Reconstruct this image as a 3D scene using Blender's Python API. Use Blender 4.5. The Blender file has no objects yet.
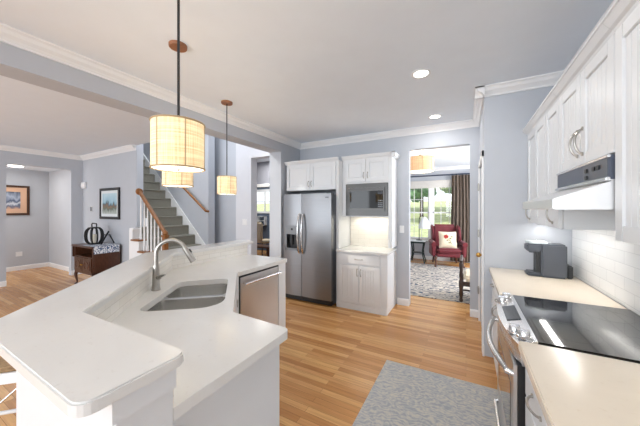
import bpy, bmesh, math, random
from mathutils import Vector, Matrix

C = bpy.context.scene.collection
SC = bpy.context.scene
PI = math.pi
random.seed(7)

# ------------------------------------------------------------------ camera, world, big lights, exposure
cam_d = bpy.data.cameras.new('camera')
cam = bpy.data.objects.new('camera', cam_d)
C.objects.link(cam)
cam.location = (0, 0, 1.5)
cam.rotation_euler = (PI / 2, 0, math.radians(28.7))
cam_d.lens = 15.0
cam_d.sensor_width = 36.0
cam_d.shift_y = -3.5 / 640
cam_d.clip_start = 0.02
SC.camera = cam

world = bpy.data.worlds.new('world')
SC.world = world
world.use_nodes = True
wn = world.node_tree
wn.nodes['Background'].inputs[0].default_value = (0.90, 0.945, 1.0, 1)
wn.nodes['Background'].inputs[1].default_value = 1.25

SC.view_settings.view_transform = 'Standard'
SC.view_settings.look = 'None'
SC.view_settings.exposure = 0.24
SC.view_settings.gamma = 1.0


def area(name, loc, rot, sx, sy, power, col=(1, 1, 1), shape='RECTANGLE', spread=None):
    l = bpy.data.lights.new(name, 'AREA')
    l.shape = shape
    l.size = sx
    l.size_y = sy
    l.energy = power
    l.color = col
    if spread: l.spread = spread
    o = bpy.data.objects.new(name, l)
    C.objects.link(o)
    o.location = loc
    o.rotation_euler = rot
    return o


# extra area lights that fill the rooms
area('kitchen_fill', (-1.2, -5.0, 1.5), (PI / 2, 0, 0), 4.2, 2.4, 140, (0.88, 0.94, 1.0))  # added behind the camera, where the kitchen is left open
area('living_fill', (-5.6, -3.6, 1.5), (PI / 2, 0, 0), 3.6, 1.9, 64, (0.88, 0.94, 1.0))  # added fill out of view on the near side of the living room
area('stair_fill', (-4.6, 3.2, 5.1), (0, 0, 0), 2.2, 0.6, 60, (0.93, 0.96, 1.0))  # added overhead to light the open stairwell
area('den_side_fill', (2.45, 6.6, 1.6), (PI / 2, 0, PI / 2), 2.2, 1.6, 165, (0.95, 0.97, 1.0))  # added in front of the solid right wall to brighten the den
area('dining_fill', (-6.0, 6.6, 2.55), (0, 0, 0), 1.6, 0.8, 30, (0.95, 0.97, 1.0))  # added below the ceiling to light the room beyond the hall
area('back_hall_fill', (-4.1, 4.75, 2.66), (0, 0, 0), 0.35, 0.35, 14, (1.0, 0.97, 0.92))  # added because the back hall was too dark
area('entry_hall_fill', (-8.9, 0.3, 1.7), (PI / 2, 0, 0), 1.0, 1.4, 12, (1.0, 0.98, 0.95))  # fill aimed into the entry hall, with no window behind it
sun = bpy.data.lights.new('sun', 'SUN')
sun.energy = 3.5
sun.angle = 0.05
sun.color = (1.0, 0.95, 0.86)
so = bpy.data.objects.new('sun', sun)
C.objects.link(so)
so.location = (6, 20, 12)
so.rotation_euler = (math.radians(48), 0, math.radians(-70))

# ------------------------------------------------------------------ materials


def lin(c):
    return tuple((x / 255 / 12.92 if x / 255 <= 0.04045 else ((x / 255 + 0.055) / 1.055) ** 2.4) for x in c) + (1,)


def newmat(name):
    m = bpy.data.materials.new(name)
    m.use_nodes = True
    nt = m.node_tree
    return m, nt, nt.nodes['Principled BSDF']


def N(nt, typ, **kw):
    n = nt.nodes.new(typ)
    for k, v in kw.items():
        setattr(n, k, v)
    return n


def plain(name, col, rough=0.5, metal=0.0, var=0.03, scale=6.0, bump=0.0, bscale=200.0, coat=0.0, stretch=None):
    """procedural base: a colour with a faint noise variation and an optional fine bump"""
    m, nt, b = newmat(name)
    c = lin(col)
    tc = N(nt, 'ShaderNodeTexCoord')
    mp = N(nt, 'ShaderNodeMapping')
    nt.links.new(tc.outputs['Object'], mp.inputs[0])
    if stretch: mp.inputs['Scale'].default_value = stretch
    no = N(nt, 'ShaderNodeTexNoise')
    no.inputs['Scale'].default_value = scale
    no.inputs['Detail'].default_value = 3
    nt.links.new(mp.outputs[0], no.inputs['Vector'])
    r = N(nt, 'ShaderNodeValToRGB')
    r.color_ramp.elements[0].position = 0.3
    r.color_ramp.elements[1].position = 0.7
    r.color_ramp.elements[0].color = tuple(max(0, x * (1 - var)) for x in c[:3]) + (1,)
    r.color_ramp.elements[1].color = tuple(min(1, x * (1 + var)) for x in c[:3]) + (1,)
    nt.links.new(no.outputs['Fac'], r.inputs['Fac'])
    nt.links.new(r.outputs[0], b.inputs['Base Color'])
    b.inputs['Roughness'].default_value = rough
    b.inputs['Metallic'].default_value = metal
    b.inputs['Coat Weight'].default_value = coat
    if bump:
        n2 = N(nt, 'ShaderNodeTexNoise')
        n2.inputs['Scale'].default_value = bscale
        nt.links.new(mp.outputs[0], n2.inputs['Vector'])
        bp = N(nt, 'ShaderNodeBump')
        bp.inputs['Strength'].default_value = bump
        bp.inputs['Distance'].default_value = 0.003
        nt.links.new(n2.outputs['Fac'], bp.inputs['Height'])
        nt.links.new(bp.outputs[0], b.inputs['Normal'])
    return m


def emit(name, col, strength):
    m, nt, b = newmat(name)
    b.inputs['Base Color'].default_value = lin(col)
    b.inputs['Emission Color'].default_value = lin(col)
    b.inputs['Emission Strength'].default_value = strength
    return m


def wood_floor():
    m, nt, b = newmat('oak_strip_floor')
    tc = N(nt, 'ShaderNodeTexCoord')
    br = N(nt, 'ShaderNodeTexBrick')
    br.offset = 0.37
    br.offset_frequency = 2
    br.inputs['Scale'].default_value = 1.0
    br.inputs['Brick Width'].default_value = 1.05
    br.inputs['Row Height'].default_value = 0.058
    br.inputs['Mortar Size'].default_value = 0.0011
    br.inputs['Mortar Smooth'].default_value = 0.3
    br.inputs['Bias'].default_value = 0.0
    br.inputs['Color1'].default_value = (0, 0, 0, 1)
    br.inputs['Color2'].default_value = (1, 1, 1, 1)
    br.inputs['Mortar'].default_value = (0.5, 0.5, 0.5, 1)
    nt.links.new(tc.outputs['Object'], br.inputs['Vector'])
    ramp = N(nt, 'ShaderNodeValToRGB')
    e = ramp.color_ramp.elements
    e[0].position = 0.0
    e[0].color = lin((182, 127, 74))
    e[1].position = 1.0
    e[1].color = lin((224, 177, 118))
    k = ramp.color_ramp.elements.new(0.5)
    k.color = lin((206, 153, 96))
    nt.links.new(br.outputs['Color'], ramp.inputs['Fac'])
    mp = N(nt, 'ShaderNodeMapping')
    mp.inputs['Scale'].default_value = (1.6, 26, 1)
    nt.links.new(tc.outputs['Object'], mp.inputs[0])
    no = N(nt, 'ShaderNodeTexNoise')
    no.inputs['Scale'].default_value = 2.2
    no.inputs['Detail'].default_value = 6
    no.inputs['Distortion'].default_value = 0.6
    nt.links.new(mp.outputs[0], no.inputs['Vector'])
    g = N(nt, 'ShaderNodeValToRGB')
    g.color_ramp.elements[0].position = 0.3
    g.color_ramp.elements[0].color = (0.78, 0.72, 0.66, 1)
    g.color_ramp.elements[1].position = 0.65
    g.color_ramp.elements[1].color = (1.06, 1.04, 1.0, 1)
    nt.links.new(no.outputs['Fac'], g.inputs['Fac'])
    mx = N(nt, 'ShaderNodeMix', data_type='RGBA', blend_type='MULTIPLY')
    mx.inputs[0].default_value = 0.85
    nt.links.new(ramp.outputs[0], mx.inputs[6])
    nt.links.new(g.outputs[0], mx.inputs[7])
    m2 = N(nt, 'ShaderNodeMix', data_type='RGBA', blend_type='MIX')
    nt.links.new(br.outputs['Fac'], m2.inputs[0])
    nt.links.new(mx.outputs[2], m2.inputs[6])
    m2.inputs[7].default_value = lin((120, 78, 44))
    nt.links.new(m2.outputs[2], b.inputs['Base Color'])
    b.inputs['Roughness'].default_value = 0.27
    b.inputs['Specular IOR Level'].default_value = 0.5
    return m


def quartz(name, base, fleck, rough=0.16):
    m, nt, b = newmat(name)
    tc = N(nt, 'ShaderNodeTexCoord')
    n1 = N(nt, 'ShaderNodeTexNoise')
    n1.inputs['Scale'].default_value = 55
    n1.inputs['Detail'].default_value = 5
    nt.links.new(tc.outputs['Object'], n1.inputs['Vector'])
    r1 = N(nt, 'ShaderNodeValToRGB')
    r1.color_ramp.elements[0].position = 0.63
    r1.color_ramp.elements[0].color = (0, 0, 0, 1)
    r1.color_ramp.elements[1].position = 0.78
    r1.color_ramp.elements[1].color = (0.55, 0.55, 0.55, 1)
    nt.links.new(n1.outputs['Fac'], r1.inputs['Fac'])
    n2 = N(nt, 'ShaderNodeTexNoise')
    n2.inputs['Scale'].default_value = 3.5
    n2.inputs['Detail'].default_value = 8
    n2.inputs['Distortion'].default_value = 1.2
    nt.links.new(tc.outputs['Object'], n2.inputs['Vector'])
    r2 = N(nt, 'ShaderNodeValToRGB')
    r2.color_ramp.elements[0].position = 0.35
    r2.color_ramp.elements[0].color = tuple(x * 0.965 for x in lin(base)[:3]) + (1,)
    r2.color_ramp.elements[1].position = 0.65
    r2.color_ramp.elements[1].color = lin(base)
    nt.links.new(n2.outputs['Fac'], r2.inputs['Fac'])
    mx = N(nt, 'ShaderNodeMix', data_type='RGBA')
    nt.links.new(r1.outputs[0], mx.inputs[0])
    nt.links.new(r2.outputs[0], mx.inputs[6])
    mx.inputs[7].default_value = lin(fleck)
    nt.links.new(mx.outputs[2], b.inputs['Base Color'])
    b.inputs['Roughness'].default_value = rough
    return m


def brick_mat(name, c1, c2, grout, w, hgt, mortar, axis, rough=0.2):
    """running-bond tile on a vertical wall; axis 'x' for walls along X, 'y' for walls along Y"""
    m, nt, b = newmat(name)
    tc = N(nt, 'ShaderNodeTexCoord')
    sp = N(nt, 'ShaderNodeSeparateXYZ')
    cb = N(nt, 'ShaderNodeCombineXYZ')
    nt.links.new(tc.outputs['Object'], sp.inputs[0])
    if axis == 'd':
        ad = N(nt, 'ShaderNodeMath', operation='SUBTRACT')
        nt.links.new(sp.outputs['X'], ad.inputs[0])
        nt.links.new(sp.outputs['Y'], ad.inputs[1])
        nt.links.new(ad.outputs[0], cb.inputs['X'])
    else:
        nt.links.new(sp.outputs['X' if axis == 'x' else 'Y'], cb.inputs['X'])
    nt.links.new(sp.outputs['Z'], cb.inputs['Y'])
    br = N(nt, 'ShaderNodeTexBrick')
    br.inputs['Scale'].default_value = 1
    br.inputs['Brick Width'].default_value = w
    br.inputs['Row Height'].default_value = hgt
    br.inputs['Mortar Size'].default_value = mortar
    br.inputs['Mortar Smooth'].default_value = 0.1
    br.inputs['Color1'].default_value = lin(c1)
    br.inputs['Color2'].default_value = lin(c2)
    br.inputs['Mortar'].default_value = lin(grout)
    nt.links.new(cb.outputs[0], br.inputs['Vector'])
    nt.links.new(br.outputs['Color'], b.inputs['Base Color'])
    bp = N(nt, 'ShaderNodeBump')
    bp.invert = True
    bp.inputs['Strength'].default_value = 0.5
    bp.inputs['Distance'].default_value = 0.002
    nt.links.new(br.outputs['Fac'], bp.inputs['Height'])
    nt.links.new(bp.outputs[0], b.inputs['Normal'])
    b.inputs['Roughness'].default_value = rough
    return m


def steel(name, col=(176, 176, 178), rough=0.28, stretch=(2, 2, 160), dark=0.93):
    m, nt, b = newmat(name)
    tc = N(nt, 'ShaderNodeTexCoord')
    mp = N(nt, 'ShaderNodeMapping')
    mp.inputs['Scale'].default_value = stretch
    nt.links.new(tc.outputs['Object'], mp.inputs[0])
    no = N(nt, 'ShaderNodeTexNoise')
    no.inputs['Scale'].default_value = 4
    no.inputs['Detail'].default_value = 4
    nt.links.new(mp.outputs[0], no.inputs['Vector'])
    r = N(nt, 'ShaderNodeValToRGB')
    c = lin(col)
    r.color_ramp.elements[0].color = tuple(x * dark for x in c[:3]) + (1,)
    r.color_ramp.elements[1].color = c
    nt.links.new(no.outputs['Fac'], r.inputs['Fac'])
    nt.links.new(r.outputs[0], b.inputs['Base Color'])
    b.inputs['Metallic'].default_value = 1.0
    b.inputs['Roughness'].default_value = rough
    return m


def rug_mat(name, cols, scale, dist, rough=0.95, contrast=(0.35, 0.5, 0.65), mix=0.45):
    m, nt, b = newmat(name)
    tc = N(nt, 'ShaderNodeTexCoord')
    n0 = N(nt, 'ShaderNodeTexNoise')
    n0.inputs['Scale'].default_value = scale
    n0.inputs['Detail'].default_value = 4
    n0.inputs['Distortion'].default_value = dist
    nt.links.new(tc.outputs['Object'], n0.inputs['Vector'])
    wv = N(nt, 'ShaderNodeTexWave')
    wv.wave_type = 'RINGS'
    wv.rings_direction = 'SPHERICAL'
    wv.inputs['Scale'].default_value = scale * 0.8
    wv.inputs['Distortion'].default_value = 14
    wv.inputs['Detail'].default_value = 3
    wv.inputs['Detail Scale'].default_value = 1.3
    nt.links.new(tc.outputs['Object'], wv.inputs['Vector'])
    ad = N(nt, 'ShaderNodeMix', data_type='FLOAT')
    ad.inputs[0].default_value = mix
    nt.links.new(n0.outputs['Fac'], ad.inputs[2])
    nt.links.new(wv.outputs['Fac'], ad.inputs[3])
    r = N(nt, 'ShaderNodeValToRGB')
    r.color_ramp.elements[0].position = contrast[0]
    r.color_ramp.elements[0].color = lin(cols[0])
    r.color_ramp.elements[1].position = contrast[2]
    r.color_ramp.elements[1].color = lin(cols[2])
    k = r.color_ramp.elements.new(contrast[1])
    k.color = lin(cols[1])
    nt.links.new(ad.outputs[0], r.inputs['Fac'])
    nt.links.new(r.outputs[0], b.inputs['Base Color'])
    b.inputs['Roughness'].default_value = rough
    b.inputs['Specular IOR Level'].default_value = 0.1
    return m


def shade_mat(name, col, strength, trans=0.22):
    """linen lamp shade lit from inside: woven thread pattern on a glowing cloth"""
    m, nt, b = newmat(name)
    tc = N(nt, 'ShaderNodeTexCoord')
    parts = []
    for sc in ((6, 6, 220), (240, 240, 5)):
        mp = N(nt, 'ShaderNodeMapping')
        mp.inputs['Scale'].default_value = sc
        nt.links.new(tc.outputs['Object'], mp.inputs[0])
        no = N(nt, 'ShaderNodeTexNoise')
        no.inputs['Scale'].default_value = 1.0
        no.inputs['Detail'].default_value = 2
        nt.links.new(mp.outputs[0], no.inputs['Vector'])
        parts.append(no)
    mx = N(nt, 'ShaderNodeMix', data_type='FLOAT')
    mx.inputs[0].default_value = 0.5
    nt.links.new(parts[0].outputs['Fac'], mx.inputs[2])
    nt.links.new(parts[1].outputs['Fac'], mx.inputs[3])
    r = N(nt, 'ShaderNodeValToRGB')
    c = lin(col)
    r.color_ramp.elements[0].position = 0.36
    r.color_ramp.elements[0].color = (c[0] * 0.80, c[1] * 0.66, c[2] * 0.48, 1)
    r.color_ramp.elements[1].position = 0.58
    r.color_ramp.elements[1].color = c
    nt.links.new(mx.outputs[0], r.inputs['Fac'])
    nt.links.new(r.outputs[0], b.inputs['Base Color'])
    nt.links.new(r.outputs[0], b.inputs['Emission Color'])
    b.inputs['Emission Strength'].default_value = strength
    b.inputs['Roughness'].default_value = 0.9
    tl = N(nt, 'ShaderNodeBsdfTranslucent')
    nt.links.new(r.outputs[0], tl.inputs['Color'])
    mxs = N(nt, 'ShaderNodeMixShader')
    mxs.inputs[0].default_value = trans
    nt.links.new(b.outputs[0], mxs.inputs[1])
    nt.links.new(tl.outputs[0], mxs.inputs[2])
    nt.links.new(mxs.outputs[0], nt.nodes['Material Output'].inputs[0])
    return m


def glass_pane():
    m = bpy.data.materials.new('window_glass')
    m.use_nodes = True
    nt = m.node_tree
    nt.nodes.clear()
    o = N(nt, 'ShaderNodeOutputMaterial')
    t = N(nt, 'ShaderNodeBsdfTransparent')
    g = N(nt, 'ShaderNodeBsdfGlossy')
    g.inputs['Roughness'].default_value = 0.02
    mx = N(nt, 'ShaderNodeMixShader')
    mx.inputs[0].default_value = 0.05
    nt.links.new(t.outputs[0], mx.inputs[1])
    nt.links.new(g.outputs[0], mx.inputs[2])
    nt.links.new(mx.outputs[0], o.inputs[0])
    return m


def landscape_print(name, stops, scale, zlo, zhi):
    """a printed picture: bands of colour by height, broken up by noise"""
    m, nt, b = newmat(name)
    tc = N(nt, 'ShaderNodeTexCoord')
    sp = N(nt, 'ShaderNodeSeparateXYZ')
    nt.links.new(tc.outputs['Object'], sp.inputs[0])
    mr = N(nt, 'ShaderNodeMapRange')
    mr.inputs[1].default_value = zlo
    mr.inputs[2].default_value = zhi
    nt.links.new(sp.outputs['Z'], mr.inputs[0])
    mp = N(nt, 'ShaderNodeMapping')
    mp.inputs['Scale'].default_value = (2.6, 2.6, 1)
    nt.links.new(tc.outputs['Object'], mp.inputs[0])
    no = N(nt, 'ShaderNodeTexNoise')
    no.inputs['Scale'].default_value = scale
    no.inputs['Detail'].default_value = 5
    nt.links.new(mp.outputs[0], no.inputs['Vector'])
    mm = N(nt, 'ShaderNodeMath', operation='MULTIPLY_ADD')
    nt.links.new(no.outputs['Fac'], mm.inputs[0])
    mm.inputs[1].default_value = 0.9
    mm.inputs[2].default_value = -0.45
    ad = N(nt, 'ShaderNodeMath', operation='ADD')
    nt.links.new(mr.outputs[0], ad.inputs[0])
    nt.links.new(mm.outputs[0], ad.inputs[1])
    r = N(nt, 'ShaderNodeValToRGB')
    r.color_ramp.elements[0].position = stops[0][0]
    r.color_ramp.elements[0].color = lin(stops[0][1])
    r.color_ramp.elements[1].position = stops[-1][0]
    r.color_ramp.elements[1].color = lin(stops[-1][1])
    for p, c in stops[1:-1]:
        k = r.color_ramp.elements.new(p)
        k.color = lin(c)
    nt.links.new(ad.outputs[0], r.inputs['Fac'])
    nt.links.new(r.outputs[0], b.inputs['Base Color'])
    b.inputs['Roughness'].default_value = 0.35
    return m


M = {}
M['wall'] = plain('blue_grey_wall_paint', (190, 194, 201), 0.75, var=0.012, bump=0.06, bscale=350)
M['white_paint'] = plain('white_trim_paint', (240, 240, 240), 0.38, var=0.008)
M['ceiling'] = plain('ceiling_paint', (235, 242, 250), 0.85, var=0.01, bump=0.08, bscale=260)
M['cab'] = plain('white_cabinet_lacquer', (229, 231, 233), 0.36, var=0.008)
M['floor'] = wood_floor()
M['island_quartz'] = quartz('island_quartz', (233, 232, 229), (212, 208, 202))
M['side_quartz'] = quartz('cream_quartz', (236, 224, 206), (222, 206, 184), 0.2)
M['steel'] = steel('brushed_stainless_steel', (206, 206, 207), 0.3)
M['steel_fridge'] = steel('fridge_stainless_steel', (146, 147, 150), 0.36, (1, 1, 60), 0.82)
M['steel_h'] = steel('satin_steel', (218, 218, 219), 0.24, (4, 4, 4), 0.97)
M['steel_dark'] = steel('dark_steel', (112, 116, 124), 0.34, (4, 4, 4), 0.95)
M['steel_hood'] = steel('hood_metal', (232, 232, 232), 0.42, (3, 3, 3), 0.97)
M['steel_mw'] = steel('microwave_stainless_steel', (88, 87, 86), 0.28, (1, 1, 60), 0.85)
M['nickel'] = plain('brushed_nickel', (176, 172, 166), 0.3, 1.0, 0.02)
M['sink_steel'] = steel('sink_steel', (226, 225, 222), 0.26, (60, 3, 3), 0.92)
M['brass'] = plain('brass', (205, 160, 85), 0.3, 1.0, 0.02)
M['black'] = plain('black_plastic', (26, 27, 30), 0.4, var=0.05)
M['black_gloss'] = plain('black_glass', (12, 12, 14), 0.06, var=0.02, coat=0.5)
M['charcoal'] = plain('charcoal_plastic', (72, 76, 84), 0.42, var=0.04)
M['hood_panel'] = plain('slate_hood_panel', (92, 99, 114), 0.4, 0.3, var=0.03)
M['grey_plastic'] = plain('grey_plastic', (120, 124, 130), 0.4, var=0.03)
M['tile_y'] = brick_mat('white_subway_tile', (238, 239, 240), (230, 232, 234), (214, 216, 219), 0.23, 0.078, 0.002, 'y')
M['tile_x'] = brick_mat('cream_subway_tile', (240, 235, 225), (236, 230, 219), (222, 214, 202), 0.20, 0.072, 0.002, 'x')
M['tile_i'] = brick_mat('island_splash_tile', (240, 236, 229), (234, 230, 222), (214, 209, 200), 0.15, 0.05, 0.0015, 'd', 0.25)
M['oak'] = plain('golden_oak', (142, 92, 46), 0.4, var=0.18, scale=9, stretch=(6, 6, 1))
M['mahogany'] = plain('mahogany', (84, 52, 36), 0.32, var=0.22, scale=8, stretch=(8, 8, 1.5))
M['dark_wood'] = plain('dark_turned_wood', (54, 36, 28), 0.35, var=0.15, scale=10)
M['walnut'] = plain('walnut_frame', (74, 48, 34), 0.4, var=0.15, scale=14)
M['canopy_wood'] = plain('walnut_canopy', (148, 98, 66), 0.45, var=0.15, scale=30, stretch=(1, 8, 1))
M['stair_carpet'] = plain('taupe_stair_carpet', (134, 131, 120), 0.98, var=0.10, scale=60, bump=0.5, bscale=400)
M['kitchen_rug'] = rug_mat('grey_patterned_rug', ((168, 170, 176), (187, 187, 186), (206, 201, 190)), 12.0, 2.6, contrast=(0.36, 0.5, 0.64), mix=0.2)
M['den_rug'] = rug_mat('faded_oriental_rug', ((84, 92, 108), (176, 168, 158), (206, 196, 182)), 5.0, 1.5, contrast=(0.33, 0.47, 0.6))
M['shade'] = shade_mat('lit_linen_shade', (238, 222, 190), 0.25, 0.05)
M['den_shade'] = shade_mat('lit_peach_shade', (244, 206, 166), 0.42, 0.005)
M['diffuser'] = emit('lamp_diffuser', (255, 246, 226), 2.6)
M['seam'] = plain('shade_seam', (186, 160, 122), 0.8, var=0.05)
M['downlight'] = emit('downlight_lens', (255, 250, 240), 7.0)
M['strip'] = emit('light_strip', (255, 240, 214), 4.0)
M['cord'] = plain('black_cord', (22, 22, 24), 0.5)
M['red'] = plain('burgundy_velvet', (104, 16, 30), 0.6, var=0.12, scale=14, bump=0.2, bscale=500)
M['red'].node_tree.nodes['Principled BSDF'].inputs['Sheen Weight'].default_value = 0.15
M['cream_cloth'] = plain('cream_cloth', (226, 212, 186), 0.9, var=0.05, bump=0.3, bscale=500)
M['petal'] = plain('red_petal', (176, 52, 46), 0.8, var=0.15, scale=40)
M['leaf_thread'] = plain('green_thread', (98, 104, 62), 0.8, var=0.1)
M['curtain'] = plain('taupe_curtain', (104, 92, 82), 0.85, var=0.12, scale=30, stretch=(10, 10, 1))
M['rod'] = plain('dark_blue_rod', (62, 72, 92), 0.4, 0.4)
M['roman'] = plain('pale_window_blind', (224, 220, 214), 0.85, var=0.04)
M['teal_iron'] = plain('dark_green_iron', (40, 56, 54), 0.45, 0.3)
M['stone_top'] = plain('pale_stone_top', (222, 224, 224), 0.3, var=0.05)
M['white_shade'] = plain('white_lamp_shade', (236, 240, 240), 0.7, var=0.02)
M['iron'] = plain('black_iron', (28, 28, 30), 0.5, 0.4)
M['glass'] = glass_pane()
M['candle'] = plain('ivory_candle', (232, 226, 210), 0.6)
M['runner'] = rug_mat('blue_white_cloth', ((70, 96, 138), (214, 222, 232), (236, 240, 244)), 16.0, 1.0, 0.9, (0.36, 0.46, 0.6))
M['mat_peach'] = plain('peach_picture_mat', (216, 176, 148), 0.8, var=0.03)
M['mat_white'] = plain('white_picture_mat', (226, 232, 234), 0.8, var=0.02)
M['plate_white'] = plain('white_switch_plate', (238, 239, 240), 0.4)
M['rush'] = plain('woven_rush', (170, 140, 104), 0.85, var=0.35, scale=50, stretch=(1, 6, 1), bump=0.6, bscale=160)
M['navy'] = plain('slate_blue_wall', (92, 106, 124), 0.8, var=0.03)
M['hall_lit'] = plain('lit_hall_wall', (216, 218, 224), 0.75, var=0.012)  # paler than other walls: light falling on this panel put into its colour
M['grey_wall'] = plain('hall_grey_wall', (150, 152, 162), 0.8, var=0.02)
M['lawn'] = plain('lawn_grass', (176, 186, 140), 0.95, var=0.25, scale=1.5)
M['leaf'] = plain('tree_leaves', (106, 142, 104), 0.9, var=0.45, scale=2.2)
M['leaf2'] = plain('pale_tree_leaves', (166, 186, 152), 0.9, var=0.4, scale=2.5)
M['bark'] = plain('bark', (86, 70, 56), 0.9, var=0.2)
M['siding'] = plain('tan_siding', (206, 190, 164), 0.85, var=0.05)
M['roof'] = plain('grey_shingles', (120, 116, 116), 0.9, var=0.15, scale=20)
M['display'] = plain('dark_display', (44, 48, 56), 0.15, var=0.1, scale=60)
M['mw_glass'] = plain('microwave_black_glass', (16, 16, 18), 0.05, var=0.02)
M['badge'] = plain('badge_metal', (98, 98, 102), 0.3, 0.8)
M['chrome_tint'] = plain('clear_grey_plastic', (198, 206, 208), 0.12, var=0.02)

# ------------------------------------------------------------------ mesh building helpers


class MB:
    def __init__(self):
        self.bm = bmesh.new()

    def box(self, x0, x1, y0, y1, z0, z1, bev=0.0, seg=2, rot=None, piv=None):
        r = bmesh.ops.create_cube(self.bm, size=1.0)
        vs = r['verts']
        for v in vs:
            v.co = Vector(((x0 + x1) / 2 + v.co.x * (x1 - x0), (y0 + y1) / 2 + v.co.y * (y1 - y0), (z0 + z1) / 2 + v.co.z * (z1 - z0)))
        if bev > 0:
            es = list({e for v in vs for e in v.link_edges})
            g = bmesh.ops.bevel(self.bm, geom=es, offset=bev, segments=seg, affect='EDGES', clamp_overlap=True)
            vs = list({v for f in g['faces'] for v in f.verts} | {v for v in vs if v.is_valid})
        if rot is not None:
            bmesh.ops.rotate(self.bm, verts=vs, cent=piv or Vector(((x0 + x1) / 2, (y0 + y1) / 2, (z0 + z1) / 2)), matrix=rot)
        return vs

    def cyl(self, p0, p1, r0, r1=None, seg=16, caps=True):
        r1 = r0 if r1 is None else r1
        return self.tube([p0, p1], [r0, r1], seg, caps)

    def tube(self, pts, r, seg=10, caps=True, closed=False):
        pts = [Vector(p) for p in pts]
        n = len(pts)
        rs = r if isinstance(r, (list, tuple)) else [r] * n
        rings = []
        up = None
        for i, p in enumerate(pts):
            if closed:
                t = pts[(i + 1) % n] - pts[i - 1]
            else:
                t = pts[min(i + 1, n - 1)] - pts[max(i - 1, 0)]
            t.normalize()
            if up is None:
                a = Vector((0, 0, 1)) if abs(t.z) < 0.9 else Vector((1, 0, 0))
                up = t.cross(a).normalized()
            else:
                up = (up - t * up.dot(t)).normalized()
            w = t.cross(up)
            rings.append([self.bm.verts.new(p + (up * math.cos(2 * PI * k / seg) + w * math.sin(2 * PI * k / seg)) * rs[i]) for k in range(seg)])
        m = n if closed else n - 1
        for i in range(m):
            a, b = rings[i], rings[(i + 1) % n]
            for k in range(seg):
                self.bm.faces.new((a[k], a[(k + 1) % seg], b[(k + 1) % seg], b[k]))
        if caps and not closed:
            self.bm.faces.new(list(reversed(rings[0])))
            self.bm.faces.new(rings[-1])
        return [v for rr in rings for v in rr]

    def lathe(self, prof, c=(0, 0, 0), seg=28, caps=True):
        """prof: list of (radius, z) from bottom to top"""
        c = Vector(c)
        rings = []
        for (r, z) in prof:
            rings.append([self.bm.verts.new(c + Vector((r * math.cos(2 * PI * k / seg), r * math.sin(2 * PI * k / seg), z))) for k in range(seg)])
        for a, b in zip(rings, rings[1:]):
            for k in range(seg):
                self.bm.faces.new((a[k], a[(k + 1) % seg], b[(k + 1) % seg], b[k]))
        if caps:
            self.bm.faces.new(list(reversed(rings[0])))
            self.bm.faces.new(rings[-1])

    def prism(self, poly, z0, z1, bev=0.0, seg=2):
        lo = [self.bm.verts.new((x, y, z0)) for x, y in poly]
        hi = [self.bm.verts.new((x, y, z1)) for x, y in poly]
        n = len(poly)
        fs = [self.bm.faces.new(list(reversed(lo))), self.bm.faces.new(hi)]
        for i in range(n):
            fs.append(self.bm.faces.new((lo[i], lo[(i + 1) % n], hi[(i + 1) % n], hi[i])))
        bmesh.ops.recalc_face_normals(self.bm, faces=fs)
        if bev:
            es = list({e for f in fs[:2] for e in f.edges})
            bmesh.ops.bevel(self.bm, geom=es, offset=bev, segments=seg, affect='EDGES', clamp_overlap=True)

    def extrude(self, prof, a, b, frame):
        """2-D profile swept from a to b; frame = (u, v) world vectors for the profile axes"""
        a, b = Vector(a), Vector(b)
        u, v = Vector(frame[0]), Vector(frame[1])
        A = [self.bm.verts.new(a + u * x + v * y) for x, y in prof]
        B = [self.bm.verts.new(b + u * x + v * y) for x, y in prof]
        n = len(prof)
        fs = [self.bm.faces.new(A), self.bm.faces.new(list(reversed(B)))]
        for i in range(n):
            fs.append(self.bm.faces.new((A[i], B[i], B[(i + 1) % n], A[(i + 1) % n])))
        bmesh.ops.recalc_face_normals(self.bm, faces=fs)

    def sphere(self, c, r, sub=3, scale=(1, 1, 1)):
        g = bmesh.ops.create_icosphere(self.bm, subdivisions=sub, radius=r)
        for v in g['verts']:
            v.co = Vector(c) + Vector((v.co.x * scale[0], v.co.y * scale[1], v.co.z * scale[2]))
        return g['verts']

    def build(self, name, mat, parent=None, smooth=False, loc=None):
        me = bpy.data.meshes.new(name)
        bmesh.ops.recalc_face_normals(self.bm, faces=self.bm.faces)
        self.bm.to_mesh(me)
        self.bm.free()
        me.materials.append(mat)
        if smooth:
            for p in me.polygons: p.use_smooth = True
            me.set_sharp_from_angle(angle=math.radians(40))
        o = bpy.data.objects.new(name, me)
        C.objects.link(o)
        if loc is not None: o.location = loc
        if parent is not None: o.parent = parent
        return o


def tag(o, label, cat, group=None, kind=None):
    o['label'] = label
    o['category'] = cat
    if group: o['group'] = group
    if kind: o['kind'] = kind
    return o


def thing(name, label, cat, loc=(0, 0, 0), rz=0.0, group=None):
    o = bpy.data.objects.new(name, None)
    o.empty_display_size = 0.05
    C.objects.link(o)
    o.location = loc
    o.rotation_euler = (0, 0, rz)
    return tag(o, label, cat, group)


def struct(name, mb, mat, parent=None, smooth=False):
    o = mb.build(name, mat, parent, smooth)
    if parent is None: o['kind'] = 'structure'
    return o


def bx(x0, x1, y0, y1, z0, z1, bev=0.0):
    m = MB()
    m.box(x0, x1, y0, y1, z0, z1, bev)
    return m


def dup(root, loc=None, label=None, rz=None):
    r = root.copy()
    C.objects.link(r)
    if loc is not None: r.location = loc
    if rz is not None: r.rotation_euler = (0, 0, rz)
    if label: r['label'] = label
    for ch in list(root.children):
        c = ch.copy()
        C.objects.link(c)
        c.parent = r
        for g in list(ch.children):
            d = g.copy()
            C.objects.link(d)
            d.parent = c
    return r


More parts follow.
